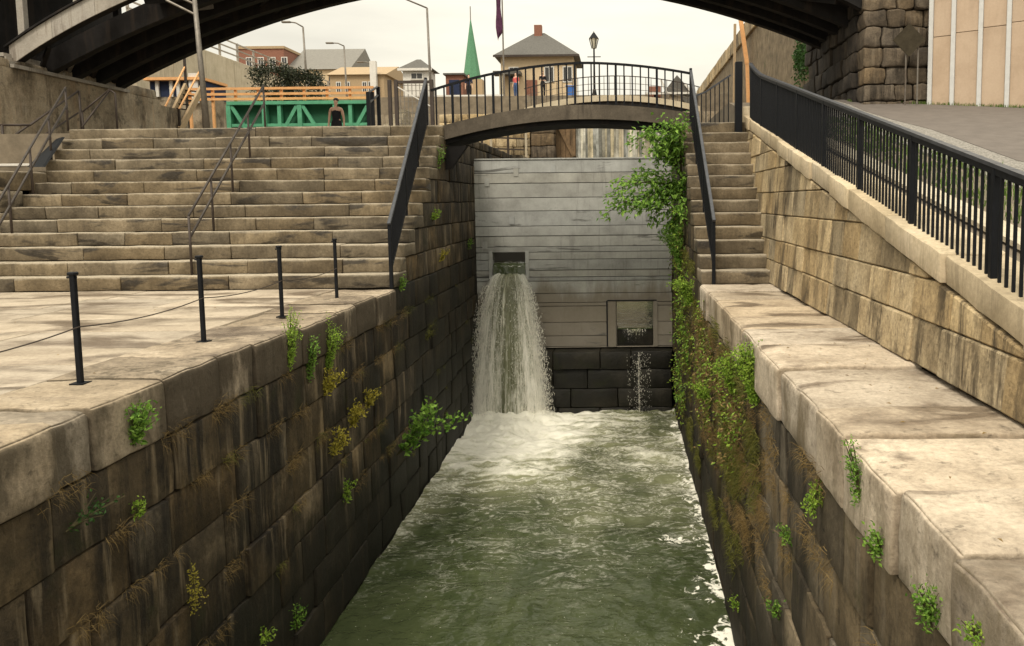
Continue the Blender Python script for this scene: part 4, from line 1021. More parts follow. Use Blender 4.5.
# concrete street wall with railing
cw = thing('street_wall', (-22, 50, ZT), 'tall pale concrete street wall receding behind the green truss', 'wall')
yy = 37.2
while yy < 63: G().box(-22.6, -22, yy+.02, yy+3.18, 2.9, 9.75).build('panel', M['concp'], cw, bevel=.02); yy += 3.2
wr_ = thing('street_railing', (-22.3, 50, 9.75), 'pale pipe railing along the concrete street wall', 'railing')
for z in (10.15, 10.5, 10.85): G().box(-22.33, -22.27, 37.3, 63, z-.035, z+.035).build('rail', M['rib'], wr_)
yy = 37.4
while yy < 63: G().box(-22.35, -22.25, yy-.05, yy+.05, 9.74, 10.9).build('post', M['rib'], wr_); yy += 2.1

# ---------------------------------------------------------------- buildings
def gable(root, x0, x1, y0, y1, ze, zr, mat, along='x', over=.3):
    if along == 'x': poly = [(y0-over, ze), ((y0+y1)/2, zr), (y1+over, ze)]; return G().prism(poly, 'x', x0-over, x1+over).build('roof', mat, root)
    poly = [(x0-over, ze), ((x0+x1)/2, zr), (x1+over, ze)]; return G().prism(poly, 'y', y0-over, y1+over).build('roof', mat, root)
def hip(root, x0, x1, y0, y1, ze, zr, mat, over=.3, ridge=.25):
    x0 -= over; x1 += over; y0 -= over; y1 += over; cx = (x0+x1)/2; cy = (y0+y1)/2; r_ = (x1-x0)*ridge/2
    return G().add([(x0, y0, ze), (x1, y0, ze), (x1, y1, ze), (x0, y1, ze), (cx-r_, cy, zr), (cx+r_, cy, zr)], [(0, 1, 5, 4), (1, 2, 5), (2, 3, 4, 5), (3, 0, 4), (3, 2, 1, 0)]).build('roof', mat, root)
def window(root, x0, x1, y, z0, z1, fm='white'):
    w_ = G().box(x0, x1, y-.03, y+.02, z0, z1).build('window', M[fm], root); t_ = .07
    G().box(x0+t_, (x0+x1)/2-.02, y-.036, y-.031, z0+t_, z1-t_).build('pane', M['glass'], w_); G().box((x0+x1)/2+.02, x1-t_, y-.036, y-.031, z0+t_, z1-t_).build('pane', M['glass'], w_)
ZF = 8.5
# cream house
ch_ = thing('lock_house', (-6.2, 64, ZF), 'cream house with dark hipped roof and brick chimney', 'house')
G().box(-8.9, -3.4, 62, 67.5, ZF-.05, 12.5).build('wall', M['cream'], ch_); rf = hip(ch_, -8.9, -3.4, 62, 67.5, 12.5, 14.75, M['slate'], .5, .12)
G().box(-6.55, -5.95, 64.3, 64.9, 14.2, 15.3).build('chimney', M['brick'], rf); G().box(-9.4, -2.9, 61.47, 61.5, 12.36, 12.52).build('fascia', M['brownrail'], ch_)
for x in (-8.3, -5.6, -4.2): window(ch_, x, x+.75, 61.97, 10.5, 11.7)
G().box(-7.0, -6.15, 61.95, 62, ZF, 10.7).build('door', M['brick'], ch_)
G().box(-9.35, -7.3, 60.9, 62, 11.0, 11.25).build('porch_roof', M['slate'], ch_)
G().box(-8.9, -8.65, 61, 61.2, ZF, 11.0).build('porch_post', M['concp'], ch_)
# white shed
ws_ = thing('white_shed', (-14.8, 58, ZF), 'small white hut with dark pyramid roof', 'hut')
xa_, xb_ = at_y(403, 80, 58).x, at_y(429, 80, 58).x; ze = at_y(415, 69, 58).z; zr = at_y(415, 57, 58).z
G().box(xa_, xb_, 58, 60, ZF-.05, ze).build('wall', M['white'], ws_); hip(ws_, xa_, xb_, 58, 60, ze, zr, M['slate'], .3, .12); window(ws_, xa_+.55, xb_-.4, 57.97, ze-.75, ze-.25)
G().box(xa_-.3, xb_+.3, 57.68, 57.7, ze-.15, ze+.02).build('fascia', M['white'], ws_)
# church spire
cs_ = thing('church_tower', (-28, 150, ZF), 'church tower with tall green copper spire', 'church')
p_ = at_y(470, 18, 150); zs_ = at_y(470, 80, 150).z
G().box(p_.x-1.2, p_.x+2.1, 149, 152, ZF-.1, zs_).build('tower', M['tanb'], cs_); hp_ = G(); c_ = Vector((p_.x, 150.5, zs_))
hp_.tube([c_+Vector((0, 0, .01)), Vector((p_.x, 150.5, p_.z))], 1.7, 8, .05).build('spire', M['copper'], cs_); G().tube([Vector((p_.x, 150.5, p_.z-.3)), Vector((p_.x, 150.5, p_.z+2.2))], .09, 6).build('finial', M['galv'], cs_)
# flagpole
fp = thing('flagpole', (at_y(503.5, 60, 58.5).x, 58.5, ZF), 'flagpole with a limp dark flag beside the cream house', 'flagpole')
p_ = at_y(503.5, 60, 58.5); G().tube([(p_.x, 58.5, ZF-.05), (p_.x, 58.5, 19)], .07, 8, .04).build('pole', M['galv'], fp)
g = G(); n_ = 9
for j in range(n_+1):
    for i in range(5):
        t_ = j/n_; u = i/4; g.V.append(Vector((p_.x-.07-.42*u*(1-.5*abs(t_-.4))+.06*math.sin(t_*9+i), 58.5+.1*math.sin(u*7+t_*5), 17.6-4.1*t_-u*.55)))
for j in range(n_):
    for i in range(4): a = j*5+i; g.F.append((a, a+1, a+6, a+5))
o = g.build('flag', M['flag'], fp, smooth=True, fix=False); so_ = o.modifiers.new('solid', 'SOLIDIFY'); so_.thickness = .02
# red kiosk
kk = thing('brick_kiosk', (at_y(455, 90, 60).x, 60, ZF), 'small red kiosk with dark blue panels behind the white rail', 'kiosk')
xa_, xb_ = at_y(446, 90, 60).x, at_y(463, 90, 60).x; zk = at_y(455, 75, 60).z
G().box(xa_, xb_, 60, 62, ZF-.05, zk).build('wall', M['brick'], kk); G().box(xa_+.25, xb_-.25, 59.95, 59.99, ZF+.2, zk-.35).build('panel', M['cloth_navy'], kk); G().box(xa_-.15, xb_+.15, 59.8, 62.2, zk+.003, zk+.12).build('roof', M['slate'], kk)
# brick and tan blocks behind the street wall
bb = thing('brick_building', (-32, 84, ZF), 'long red brick building with grey pitched roof above the wall', 'building')
xa_, xb_ = at_y(238, 60, 80).x, at_y(284, 60, 80).x; zt_ = at_y(250, 49, 80).z
G().box(xa_, xb_, 80, 90, ZF-.05, zt_).build('wall', M['brick'], bb); G().box(xa_-.1, xb_+.1, 79.9, 90.1, zt_+.003, zt_+.25).build('parapet', M['tanb'], bb)
xc_ = at_y(346, 60, 80).x; z2_ = at_y(300, 69, 80).z; G().box(xb_+.01, xc_, 80.5, 90, ZF-.05, z2_).build('wall', M['cream'], bb); gable(bb, xb_+.3, xc_, 80.5, 90, z2_, at_y(300, 49, 85).z, M['greyroof'])
for i in range(4): x = xa_+.8+i*1.15; window(bb, x, x+.6, 79.97, zt_-2.2, zt_-.8)
for i in range(5): x = xb_+.8+i*1.1; window(bb, x, x+.5, 80.47, z2_-1.6, z2_-.6, 'tanb')
db = thing('dark_roof_block', (at_y(335, 60, 95).x, 95, ZF), 'dark flat-roofed block beyond the grey roof', 'building')
xa_, xb_ = at_y(308, 60, 95).x, at_y(352, 60, 95).x; zt_ = at_y(330, 62, 95).z
G().box(xa_, xb_, 95, 100, ZF-.05, zt_).build('wall', M['greyroof'], db); gable(db, xa_, xb_, 95, 100, zt_+.004, zt_+1.1, M['slate'])
tb = thing('tan_building', (-24, 75, ZF), 'tan brick building with white windows beside the tall lamps', 'building')
xa_, xb_ = at_y(330, 80, 74).x, at_y(384, 80, 74).x; zt_ = at_y(350, 75, 74).z
G().box(xa_, xb_, 74, 82, ZF-.05, zt_).build('wall', M['tanb'], tb); gable(tb, xa_, xb_, 74, 82, zt_+.003, at_y(370, 67, 78).z, M['tanb'])
for px_ in (336, 345, 362, 368): x = at_y(px_, 80, 74).x; window(tb, x, x+.45, 73.97, zt_-1.6, zt_-.6)
G().box(at_y(370, 80, 73.4).x, at_y(376, 80, 73.4).x, 73.4, 73.9, ZF-.05, at_y(373, 61, 73.5).z).build('pier', M['white'], tb)

# ---------------------------------------------------------------- beyond the gate: next lock
ug = thing('upper_lock_gate', (.8, 45.9, ZT), 'upper lock gate of grey planks streaked with falling water', 'lock gate')
xa_, xb_ = at_y(576, 140, 45.9).x, 4.4; za_ = at_y(600, 124.5, 45.9).z
G().box(xa_, xb_, 45.9, 46, ZT-.1, za_).build('backing', M['core'], ug); x = xa_
M['plank'] = masonry('streaked_plank', [(.2, .2, .17), (.5, .5, .45), (.75, .75, .7)], streak=(.07, .07, .055), s_amt=.7, s_lo=.45, vary=.5, bump=.2)
while x < xb_-.1:
    wd = rnd(.09, .2); G().box(x+.004, x+wd-.004, 45.78+rnd(-.05, .05), 45.898, ZT-.08, za_-.02).build('plank', M['plank'], ug); x += wd
G().box(xa_-.05, xb_+.05, 45.7, 46.3, za_+.003, za_+.12).build('cap', M['concp'], ug)
x = at_y(622.5, 140, 45.5).x; G().box(x-.06, x+.06, 45.5, 45.6, ZT-.1, za_+.6).build('post', M['concp'], ug)
sp = thing('stone_pier', (at_y(543, 140, 44.8).x, 44.8, ZT), 'dark stone pier left of the upper lock gate', 'pier')
xa_, xb_ = at_y(531, 140, 44.5).x, at_y(555, 140, 44.5).x
for i in range(5): stone('stone_block', M['abut'], sp, xa_, xb_, 44.4, 45.9, ZT-.1+i*.68+.01, ZT-.1+(i+1)*.68-.01, r=.06, amp=.05)
tp = thing('timber_wall', (at_y(565, 140, 45).x, 45.4, ZT), 'weathered brown timber wall with diagonal brace', 'timber wall')
xa_, xb_ = at_y(555.5, 140, 45.4).x, at_y(575.5, 140, 45.4).x
for i in range(4): a = xa_+(xb_-xa_)*i/4; G().box(a+.008, a+(xb_-xa_)/4-.008, 45.4, 45.6, ZT-.1, 6.35).build('plank', M['wood'], tp)
G().beam((xa_+.1, 45.33, 5.9), (xb_-.1, 45.33, 4.0), .08, .2).build('brace', M['wood'], tp)
bw = thing('back_wall', (at_y(505, 140, 45.6).x, 45.6, ZT), 'tan block wall seen beneath the footbridge', 'wall')
xa_, xb_ = at_y(440, 140, 45.6).x, at_y(530.5, 140, 45.6).x; z = ZT-.1
for r_ in range(7):
    x = xa_
    while x < xb_-.1:
        wd = min(rnd(.8, 1.5), xb_-x); stone('stone_block', M['rwall'], bw, x+.01, x+wd-.01, 45.5+rnd(-.03, .03), 45.95, z+.008, z+.46-.008, r=.03, cell=.6, amp=.02); x += wd
    z += .46
lr = thing('inner_railing', (at_y(503, 140, 33).x, 33, ZT), 'pale-posted brown railing behind the lock gate', 'railing')
yR = 33.0
for px_ in (482, 491, 508, 526): x = at_y(px_, 140, yR).x; G().box(x-.045, x+.045, yR-.045, yR+.045, ZT-.08 if px_ > 482 else 3.0, at_y(px_, 128, yR).z+(.3 if px_ in (491, 526) else 0)).build('post', M['concp'] if px_ in (491, 526) else M['brownrail'], lr)
for py_ in (139, 150): G().beam(at_y(480, py_-2, yR), at_y(528, py_, yR), .05, .06).build('rail', M['brownrail'], lr)
# lock-side strip that carries the railing
G().box(XL-.9, XL+.35, 30.6, 45.3, 2.2, ZT-.02).build('lockside_walk', M['conc'], kind='structure')
# far footbridge
ff = thing('far_footbridge', (-.8, 48.5, 6.5), 'far arched footbridge with thin pale railing', 'footbridge')
fa, fbx = at_y(524, 100, 48).x, at_y(700, 100, 48).x; fm = (fa+fbx)/2
fzz = lambda x: 7.72-.026*(x-fm)**2
nn = 20; xs2 = [fa+(fbx-fa)*i/nn for i in range(nn+1)]
def band(y0, y1, d0, d1):
    g = G(); m = len(xs2)
    for yy in (y0, y1):
        for x in xs2: g.V.append(Vector((x, yy, fzz(x)+d1)))
        for x in xs2: g.V.append(Vector((x, yy, fzz(x)+d0)))
    for i in range(m-1): g.F += [(i, i+1, m+i+1, m+i), (2*m+i, 3*m+i, 3*m+i+1, 2*m+i+1), (i, 2*m+i, 2*m+i+1, i+1), (m+i, m+i+1, 3*m+i+1, 3*m+i)]
    g.F += [(0, m, 3*m, 2*m), (m-1, 3*m-1, 4*m-1, 2*m-1)]; return g
band(48, 49.5, -.34, 0).build('deck', M['concp'], ff); band(48.1, 49.4, -.62, -.345).build('girder', M['darksteel'], ff)
G().box(fa-.2, fa+.35, 47.9, 49.6, 6.45, fzz(fa)-.63+.2).build('bearing', M['conc'], ff); G().box(fbx-.35, fbx+.2, 47.9, 49.6, 6.45, fzz(fbx)-.63+.2).build('bearing', M['conc'], ff)
g = G()
for dz_ in (1.12,): 
    for i in range(nn): g.beam((xs2[i], 48.1, fzz(xs2[i])+dz_), (xs2[i+1], 48.1, fzz(xs2[i+1])+dz_), .05, .05)
g.build('top_rail', M['brownrail'], ff)
for k in (.35, .7):
    g = G()
    for i in range(nn): g.beam((xs2[i], 48.1, fzz(xs2[i])+k), (xs2[i+1], 48.1, fzz(xs2[i+1])+k), .03, .03)
    g.build('rail', M['galv'], ff)
for i in range(34): x = fa+.1+(fbx-fa-.2)*i/33; G().box(x-.018, x+.018, 48.08, 48.12, fzz(x)-.02, fzz(x)+1.12).build('baluster', M['brownrail'], ff)
# lamp post
lp = thing('lantern_post', (at_y(594.5, 90, 54.8).x, 54.8, ZF), 'black ornamental lantern post above the footbridge', 'lamp post')
p_ = at_y(594.5, 90, 54.8); x, yL = p_.x, 54.8; zt_ = at_y(594.5, 31, yL).z; H = zt_-ZF
G().tube([(x, yL, ZF-.03), (x, yL, ZF+.5)], .2, 10, .1).build('base', M['black'], lp); G().tube([(x, yL, ZF+.45), (x, yL, zt_-1.15)], .075, 8, .055).build('shaft', M['black'], lp)
G().box(x-.45, x+.45, yL-.02, yL+.02, zt_-1.72, zt_-1.67).build('ladder_bar', M['black'], lp)
M['lglass'] = plain('lantern_glass', (.55, .52, .42), .2, vary=.1)
G().tube([(x, yL, zt_-1.15), (x, yL, zt_-.5)], .13, 6, .3).build('lantern_glass', M['lglass'], lp)
for k in range(6): a = k*math.pi/3; G().tube([(x+.14*math.cos(a), yL+.14*math.sin(a), zt_-1.15), (x+.31*math.cos(a), yL+.31*math.sin(a), zt_-.5)], .025, 4).build('lantern_bar', M['black'], lp)
G().tube([(x, yL, zt_-.5), (x, yL, zt_-.1)], .36, 6, .06).build('lantern_roof', M['black'], lp); G().tube([(x, yL, zt_-.12), (x, yL, zt_)], .04, 6, .01).build('finial', M['black'], lp)
# white rail, bin, balance beams
wr2 = thing('white_rail', (-9, 54.1, ZF), 'long white-painted rail on the upper lock side', 'rail')
x0_, x1_ = at_y(436, 97, 54.1).x, at_y(503, 97, 54.1).x; zz_ = at_y(470, 97, 54.1).z
G().box(x0_, x1_, 54.05, 54.2, zz_-.02, zz_+.14).build('rail', M['white'], wr2)
for i in range(5): x = x0_+.2+(x1_-x0_-.4)*i/4; G().box(x-.06, x+.06, 54.06, 54.19, ZF-.02, zz_-.02).build('post', M['white'], wr2)
bn = thing('blue_bin', (at_y(571, 90, 54.6).x, 54.6, ZF), 'blue bin beside the lantern post', 'bin')
x = at_y(571, 90, 54.6).x; G().prism([(x-.26, ZF), (x+.26, ZF), (x+.32, ZF+.62), (x-.32, ZF+.62)], 'y', 54.35, 54.9).build('body', M['blue'], bn, bevel=.03); G().box(x-.35, x+.35, 54.3, 54.95, ZF+.625, ZF+.7).build('lid', M['blue'], bn, bevel=.02)
gb_ = thing('balance_beam', (at_y(676, 90, 52).x, 52, 6.5), 'dark triangular gate arm with white rails right of the footbridge', 'gate arm')
D_ = 52
def P(px, py, d=D_): p = at_y(px, py, d); return (p.x, p.z)
G().prism([P(662, 94), P(677, 75), P(694, 94)], 'y', D_, D_+.5).build('gable', M['slate'], gb_); G().prism([P(680, 95), P(694, 95), P(703, 120), P(697, 120)], 'y', D_, D_+.5).build('strut', M['slate'], gb_)
a_, b_ = at_y(645, 93.5, D_-.1), at_y(694, 93, D_-.1); G().beam(a_, b_, .1, .13).build('white_rail', M['white'], gb_)
a_, b_ = at_y(661, 80, D_-.1), at_y(667, 93, D_-.1); G().beam(a_, b_, .08, .13).build('white_brace', M['white'], gb_)
a_, b_ = at_y(685, 84, D_-.1), at_y(692, 93, D_-.1); G().beam(a_, b_, .08, .13).build('white_brace', M['white'], gb_)
G().prism([P(649, 97), P(649, 86), P(661, 86), P(661, 97)], 'y', D_+.1, D_+.6).build('machine_box', M['brick'], gb_)
x, z_ = P(656, 95); G().box(x-.12, x+.12, D_+.1, D_+.5, 6.45, z_+.1).build('post', M['brownrail'], gb_); x, z_ = P(676, 95); G().box(x-.4, x+.4, D_+.05, D_+.45, 6.45, z_).build('pedestal', M['conc'], gb_)
# right-hand stone wall beyond the bridge
sw = thing('high_stone_wall', (7.6, 50, 4), 'high brown stone wall receding beyond the arch on the right', 'wall')
M['rubble'] = masonry('brown_rubble', [(.1, .08, .05), (.2, .155, .1), (.3, .24, .16)], streak=(.06, .05, .03), s_amt=.6, vary=.1, bump=.9, scale=2, moss=(.06, .07, .02), moss_lo=.6, shift=False)
G().box(7.6, 12, 29, 76, 3, 10.9).build('wall', M['rubble'], sw)
yy = 29
while yy < 75: G().box(7.45, 8.1, yy+.02, yy+2.3-.02, 10.905, 11.75+rnd(0, .08)).build('parapet_block', M['rwall'], sw, bevel=.03); yy += 2.3
op = thing('orange_post', (7.05, 46.4, 6.5), 'orange-painted steel post leaning against the high stone wall', 'post')
a_, b_ = at_y(740, 15, 46.6), at_y(747, 64, 46.6); G().beam(Vector((b_.x+.1, 46.6, 6.45)), b_, .18, .18).build('lower_post', M['orange'], op); G().beam(b_, a_, .22, .22).build('upper_post', M['orange'], op)
a_, b_ = at_y(734, 66, 46.4), at_y(735, 24, 46.4); G().beam(Vector((a_.x, 46.4, 6.45)), b_, .14, .14).build('side_post', M['tanb'], op)

# ================================================================== PLANTS
def leaf(g, p, d, n, L, W):
    d = d.normalized(); s = d.cross(n)
    if s.length < 1e-3: s = Vector((1, 0, 0))
    s = s.normalized()*W/2; up = s.cross(d).normalized()*L*.12; b = len(g.V)
    g.V += [p, p+d*L*.45+s+up, p+d*L-up, p+d*L*.45-s+up]; g.F += [(b, b+1, b+2), (b, b+2, b+3)]
def rv(a=1): return Vector((rnd(-1, 1), rnd(-1, 1), rnd(-1, 1)))*a
def plant(name, label, base, out, H, spread, stems, leaves, L, mat, cat='plant', droop=0, top=None, W=.42, start=.15, group=None, bushy=.04, jit=.6):
    base = Vector(base); root = thing(name, base, label, cat, group); gs = G(); gl = G(); gt = G(); out = Vector(out)
    for _ in range(stems):
        hd = rnd(.65, 1.1)*H; tip = base+Vector((0, 0, hd*(1-droop)))+out*spread*rnd(.3, 1)+Vector((rnd(-1, 1), rnd(-1, 1), 0))*spread*jit
        c1 = base+out*spread*.35+Vector((0, 0, hd*.55)); q0_ = base.copy()
        path = [q0_*(1-t)**2+c1*2*t*(1-t)+tip*t*t for t in (0, .25, .5, .75, 1)]
        gs.tube(path, .006, 4, .002)
        for k in range(leaves):
            t = start+(1-start)*rnd(0, 1)**.85; p = q0_*(1-t)**2+c1*2*t*(1-t)+tip*t*t
            d = rv()+Vector((0, 0, .35))+out*.35; p = p+rv(bushy)
            tgt = gt if (top and t > .72) else gl
            leaf(tgt, p, d, rv(), L*rnd(.6, 1.2)*(1.1-.4*t), L*W*rnd(.7, 1.2))
    gs.build('stem', M['stem'], root, fix=False)
    if gl.V: gl.build('foliage', M[mat], root, fix=False)
    if gt.V: gt.build('flowers', M[top], root, fix=False)
    return root
OL, OR = (1, 0, 0), (-1, 0, 0)
def onL(px, py, o=.0): return at_x(px, py, XL+o)
def onR(px, py, o=.0): return at_x(px, py, XR-o)
# left wall
plant('leafy_weed', 'dense green weed on the left coping face nearest the camera', onL(132, 447), OL, .36, .16, 16, 36, .055, 'leaf')
plant('leafy_weed', 'sprawling dark green sprig low on the near left wall', onL(66, 532), (.8, .8, 0), .2, .3, 6, 14, .05, 'leaf_d')
plant('leafy_weed', 'small bright tuft in a left wall joint below the second post', onL(135, 520), OL, .16, .08, 7, 12, .05, 'leaf_b')
plant('goldenrod', 'tall pale green weed standing against the left coping below the third post', onL(288, 376), OL, .78, .14, 16, 60, .04, 'leaf_b')
plant('goldenrod', 'drooping green weed under the third post, right of the pale tall one', onL(308, 384), OL, .62, .16, 12, 46, .045, 'leaf')
plant('goldenrod', 'tall green weed on the left coping nearest the steps', onL(327, 376), OL, .82, .16, 16, 60, .04, 'leaf_b')
plant('yellow_weed', 'bright yellow weed hanging below the tall weeds on the left wall', onL(324, 396), OL, .34, .22, 10, 28, .07, 'leaf_y')
plant('yellow_weed', 'yellow weed cluster in the middle of the left wall', onL(350, 428), OL, .36, .26, 10, 28, .07, 'leaf_y')
plant('yellow_weed', 'small yellow weed above the leafy branch on the left wall', onL(366, 410), OL, .32, .2, 8, 22, .07, 'leaf_y')
plant('yellow_weed', 'yellow-green tuft low on the left wall left of the leafy branch', onL(332, 458), OL, .4, .2, 9, 24, .07, 'leaf_y')
plant('leafy_branch', 'leafy green branch jutting from the left wall over the water', onL(396, 456), (1, .1, 0), .95, 1.25, 11, 34, .13, 'leaf', W=.5, cat='shrub', jit=.16, bushy=.09)
plant('leafy_weed', 'pale green weed low on the left wall above the water', onL(345, 505), OL, .35, .12, 7, 18, .06, 'leaf_b')
plant('fern', 'upright fern at the bottom edge of the left wall', onL(296, 632), OL, .35, .1, 5, 22, .06, 'leaf')
plant('fern', 'small fern at the bottom edge left of the upright one', onL(262, 645), OL, .2, .1, 5, 14, .06, 'leaf_b')
plant('trailing_vine', 'yellow-green vine hanging on the near left wall', onL(190, 560), OL, -.5, .06, 5, 46, .035, 'leaf_y')
plant('leafy_weed', 'green tuft at the foot of the left stair railing', onL(400, 292), OL, .3, .12, 9, 24, .05, 'leaf')
plant('leafy_weed', 'green tuft on the left wall beside the wide steps', onL(432, 222), OL, .25, .2, 8, 18, .07, 'leaf_b')
plant('leafy_weed', 'yellowish tuft on the left wall halfway up to the footbridge', onL(440, 262), OL, .25, .2, 8, 18, .06, 'leaf_y')
plant('leafy_weed', 'green sprig below the left end of the footbridge', onL(438, 170), OL, .5, .15, 8, 16, .06, 'leaf')
plant('leafy_weed', 'small green tuft just left of the lock gate', onL(468, 250), OL, .3, .15, 7, 16, .06, 'leaf')
plant('leafy_weed', 'low green mat on the left wall right of the wide steps foot', onL(425, 340), OL, .2, .2, 8, 18, .05, 'mossy')
# right wall
plant('goldenrod', 'bright green upright weed halfway along the right coping', onR(757, 412), OR, .72, .2, 30, 60, .05, 'leaf_b')
plant('goldenrod', 'green weed left of the bright one on the right coping', onR(736, 398), OR, .5, .25, 22, 46, .055, 'leaf_b')
plant('leafy_weed', 'bright green bush at the foot of the narrow steps', onR(694, 308), OR, .55, .35, 26, 40, .07, 'leaf_b')
plant('leafy_weed', 'yellow-green weed low on the right wall above the foam', onR(711, 405), OR, .35, .25, 14, 40, .06, 'leaf_b')
plant('leafy_weed', 'green weed hanging under the third nearest right coping stone', onR(820, 478), OR, -.3, .1, 8, 34, .04, 'leaf_b')
plant('leafy_weed', 'feathery green weed against the right coping near the camera', onR(862, 512), OR, .42, .08, 9, 36, .035, 'leaf')
plant('leafy_weed', 'green tuft below the joint of the near right coping', onR(884, 560), OR, .16, .08, 9, 24, .04, 'leaf')
plant('leafy_weed', 'dark green weed close to the camera on the right wall', onR(932, 630), OR, .22, .07, 10, 30, .035, 'leaf')
plant('leafy_weed', 'thin yellow-green weed at the bottom right corner', onR(985, 650), OR, .12, .09, 8, 18, .03, 'leaf_b')
plant('leafy_weed', 'small green tuft low on the right wall in mid distance', onR(790, 545), OR, .2, .1, 7, 18, .04, 'leaf')
plant('leafy_weed', 'green sprig near the bottom of the right wall', onR(780, 620), OR, .2, .12, 6, 14, .05, 'leaf')
plant('leafy_weed', 'pale green sprig on the lower right wall near the foam', onR(738, 612), OR, .22, .14, 6, 14, .05, 'leaf_b')
plant('leafy_weed', 'thick green growth below the leaning shrub', onR(684, 275), OR, 1.1, .4, 30, 60, .08, 'leaf')
def creeper(label, spots, n, L, mats, base):
    root = thing('wall_creeper', base, label, 'creeper'); gs = G(); gl = {m: G() for m in mats}
    line = [onR(a_, b_, .05) for a_, b_, _ in spots]; gs.tube([line[0]+Vector((0, 0, .5))]+line, .012, 5, .004)
    for (px_, py_, r_) in spots:
        c = onR(px_, py_)
        for _ in range(n):
            q = Vector((XR-abs(rnd(-1, 1)*rnd(0, 1))*.3-.02, c.y+rnd(-1, 1)*rnd(.3, 1)*r_*1.4, c.z+rnd(-1, 1)*rnd(.2, 1)*r_*1.5))
            leaf(gl[random.choice(mats)], q, rv()+Vector((-.6, 0, -.5)), rv(), L*rnd(.6, 1.2), L*.45)
    gs.build('stem', M['stem'], root, fix=False)
    for m in mats: gl[m].build('foliage', M[m], root, fix=False)
creeper('long curtain of green creeper hanging below the leaning shrub', [(684, 235, .5), (682, 262, .5), (688, 290, .45), (684, 318, .45), (690, 345, .45), (682, 372, .4), (686, 400, .35)], 210, .085, ['leaf', 'leaf_b', 'mossy'], (XR, 17, -.5))
creeper('yellow-green creeper under the middle of the right coping', [(704, 330, .4), (712, 352, .4), (706, 380, .45), (722, 372, .35), (728, 405, .4), (712, 415, .4), (744, 420, .3), (735, 440, .35)], 150, .065, ['leaf_b', 'mossy', 'dry'], (XR, 12, -.8))
# leaning shrub by the gate
tree = thing('leaning_shrub', (XR, 18.6, .4), 'large leafy shrub leaning from the right wall over the gate', 'shrub')
gs, gl = G(), G(); b0 = Vector((XR-.02, 18.4, .9)); b1 = Vector((XR-.05, 18.2, 2.0))
gs.tube([Vector((XR+.05, 18.5, .2)), b0, b1, Vector((XR-.1, 18.0, 3.0))], .06, 6, .025)
ends = [(602, 216), (608, 205), (612, 192), (622, 184), (640, 176), (634, 140), (645, 131), (662, 124), (680, 122), (652, 222), (668, 232), (690, 150), (642, 208), (660, 160), (675, 190), (686, 215), (628, 212), (655, 150), (690, 180), (668, 140)]
limbs = []
for i, (px_, py_) in enumerate(ends):
    e = at_y(px_, py_, rnd(17.3, 18.6)); s0_ = b0.lerp(b1, rnd(.1, 1)) if py_ > 165 else b1.lerp(Vector((XR-.1, 18.0, 3.0)), rnd(0, .8))
    c = s0_.lerp(e, .5)+Vector((0, 0, rnd(.15, .4))); path = [s0_*(1-t)**2+c*2*t*(1-t)+e*t*t for t in [k/6 for k in range(7)]]
    gs.tube(path, .02, 5, .005); n_ = 150
    for k in range(n_):
        t = rnd(.12, 1.03); p = s0_*(1-t)**2+c*2*t*(1-t)+e*t*t; twig = rv()*Vector((1, 1, .6)).length*.17*rnd(.2, 1)
        p = p+twig; leaf(gl, p, rv()+(e-s0_).normalized()*.8+Vector((0, 0, -.35)), Vector((rnd(-.5, .5), rnd(-.8, 0), 1)), rnd(.09, .15), rnd(.05, .075))
gs.build('trunk', M['stem'], tree, fix=False); gl.build('crown', M['leaf'], tree, fix=False)
# moss and dry grass in the joints
def wall_moss(name, label, xf, out, spots, mat, h, wd, per=22):
    g = G()
    for p, r in spots:
        for _ in range(int(per*r*6)):
            q = p+Vector((0, rnd(-1, 1)*r, rnd(-.35, .35)*r)); q.x = xf
            a = Vector((out*rnd(.15, 1), rnd(-1, 1), rnd(-1, .8))).normalized()*h*rnd(.4, 1.2); dr = Vector((0, 0, -h*rnd(.1, .6)))
            s_ = Vector((0, 1, 0))*wd if abs(a.y) < .06 else Vector((a.z, 0, -a.x)).normalized()*wd; b = len(g.V); m_ = q+a*.6
            g.V += [q-s_, q+s_, m_+s_*.7, m_-s_*.7, q+a+dr]; g.F += [(b, b+1, b+2, b+3), (b+3, b+2, b+4)]
    return g.build(name, M[mat], label=label, cat='dry grass' if mat == 'dry' else 'moss', kind='stuff', fix=False)
def joints(xf, n, y0, y1, zlo, bias=1):
    out = []
    for _ in range(n):
        y = y0+(y1-y0)*rnd(0, 1); z = random.choice([c for c in courses if c > zlo])
        out.append((Vector((xf, y, z+.01)), rnd(.05, .3)))
    return out
wall_moss('wall_grass', 'dry straw grass tufts in the joints of the left lock wall', XL, 1, joints(XL, 60, 4.5, 15, -3), 'dry', .12, .0018, 60)
wall_moss('wall_moss', 'dull green moss tufts on the left lock wall', XL, 1, joints(XL, 34, 8, 22, -3.5), 'mossy', .09, .003, 50)
rp = [(Vector((XR, rnd(7.5, 15.5), rnd(-2.6, -.5))), rnd(.12, .4)) for _ in range(80)]+joints(XR, 14, 3.4, 9, -2)
wall_moss('wall_grass', 'dry brown grass hanging over the right lock wall', XR, -1, rp, 'dry', .14, .002, 60)
rp = []
for _ in range(120):
    y = rnd(8.5, 21); rp.append((Vector((XR, y, rnd(-2.2, -.45 if y < D0+.6 else .5) if rnd(0, 1) < .6 else rnd(-3.6, -1))), rnd(.15, .5)))
wall_moss('wall_moss', 'green and yellow moss covering the right lock wall', XR, -1, rp, 'mossy', .13, .0045, 60)
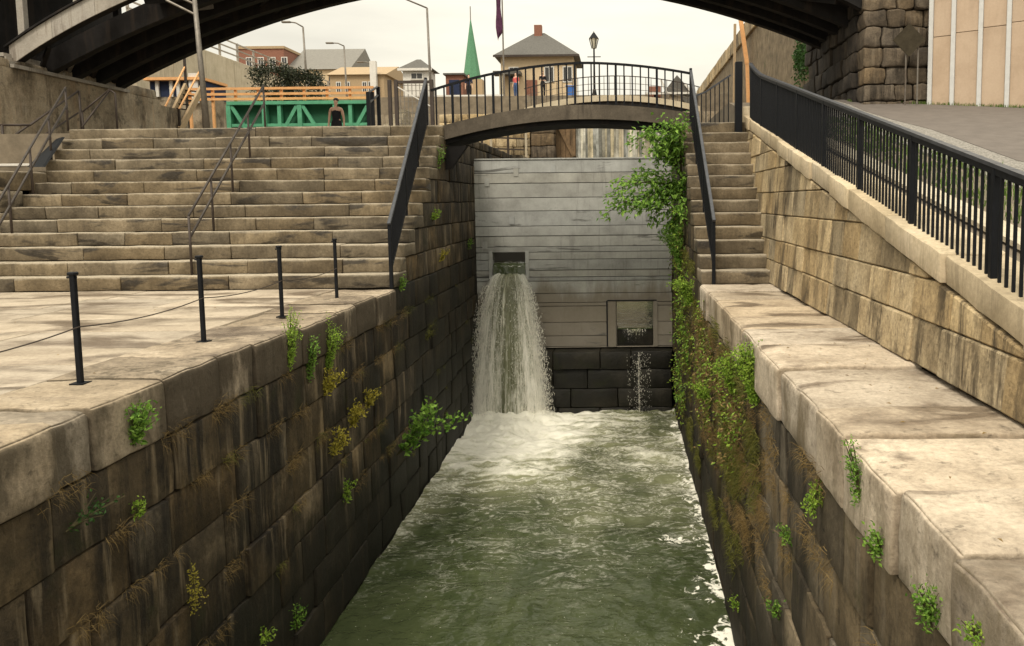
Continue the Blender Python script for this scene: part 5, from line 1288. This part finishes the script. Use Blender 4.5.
# dark shrubs by the concrete wall
for nm, (px_, py_), r_, lb in (('dark_bush', (274, 80), 1.15, 'dark rounded bush behind the orange railing, left one'), ('dark_bush', (302, 85), 1.05, 'dark rounded bush behind the orange railing, right one')):
    c = at_y(px_, py_, 44); root = thing(nm, (c.x, 44, ZT), lb, 'bush', 'dark bushes behind the orange railing'); gs, gl = G(), G()
    gs.tube([(c.x, 44, ZT-.1), (c.x, 44, c.z)], .12, 6, .05)
    for k in range(7):
        e = c+rv(1).normalized()*r_*rnd(.5, 1); gs.tube([(c.x, 44, c.z-1), e], .04, 4, .01)
    for k in range(2600):
        d = rv().normalized(); rr = rnd(.45, 1)*r_*(1+.25*noise.noise(d*2.3+Vector((px_, 0, 0)))); p = c+Vector((d.x*1.25, d.y, d.z*(.85 if d.z > 0 else 1.6)))*rr
        leaf(gl, p, rv()+d, rv(), rnd(.1, .2), rnd(.06, .1))
    gs.build('trunk', M['stem'], root, fix=False); gl.build('crown', M['leaf_far'], root, fix=False)
# hanging greenery on the high stone wall
c = at_y(769, 55, 33); iv = thing('wall_ivy', (7.6, c.y, c.z), 'green ivy patch on the high stone wall under the arch', 'ivy'); gl = G(); gs = G()
gs.tube([(7.58, 33, 3.5), (7.56, 33.1, 5), (7.56, 33, c.z+1)], .03, 5, .01)
for k in range(900):
    p = Vector((7.5+rnd(-.12, .06), 33+rnd(-1, 1)*1.3, c.z+rnd(-1, 1)**3*1.3+rnd(-.4, .4))); leaf(gl, p, rv()+Vector((-.5, 0, -.5)), rv(), rnd(.1, .18), rnd(.07, .11))
gs.build('stem', M['stem'], iv, fix=False); gl.build('foliage', M['leaf_d'], iv, fix=False)

# a few fallen leaves and crumbs on the copings
g = G()
for _ in range(46):
    if rnd(0, 1) < .6: p = Vector((rnd(XR+.15, 2.6), rnd(2.6, 9)**1.0, .028))
    else: p = Vector((rnd(-8, XL-.2), rnd(5.5, 13), .02))
    a = rnd(0, 6.28); leaf(g, p, Vector((math.cos(a), math.sin(a), rnd(0, .15))), Vector((0, 0, 1)), rnd(.02, .05), rnd(.012, .025))
g.build('fallen_leaves', M['dry'], label='scattered dry leaves and crumbs on the stone copings', cat='leaves', kind='stuff', fix=False)
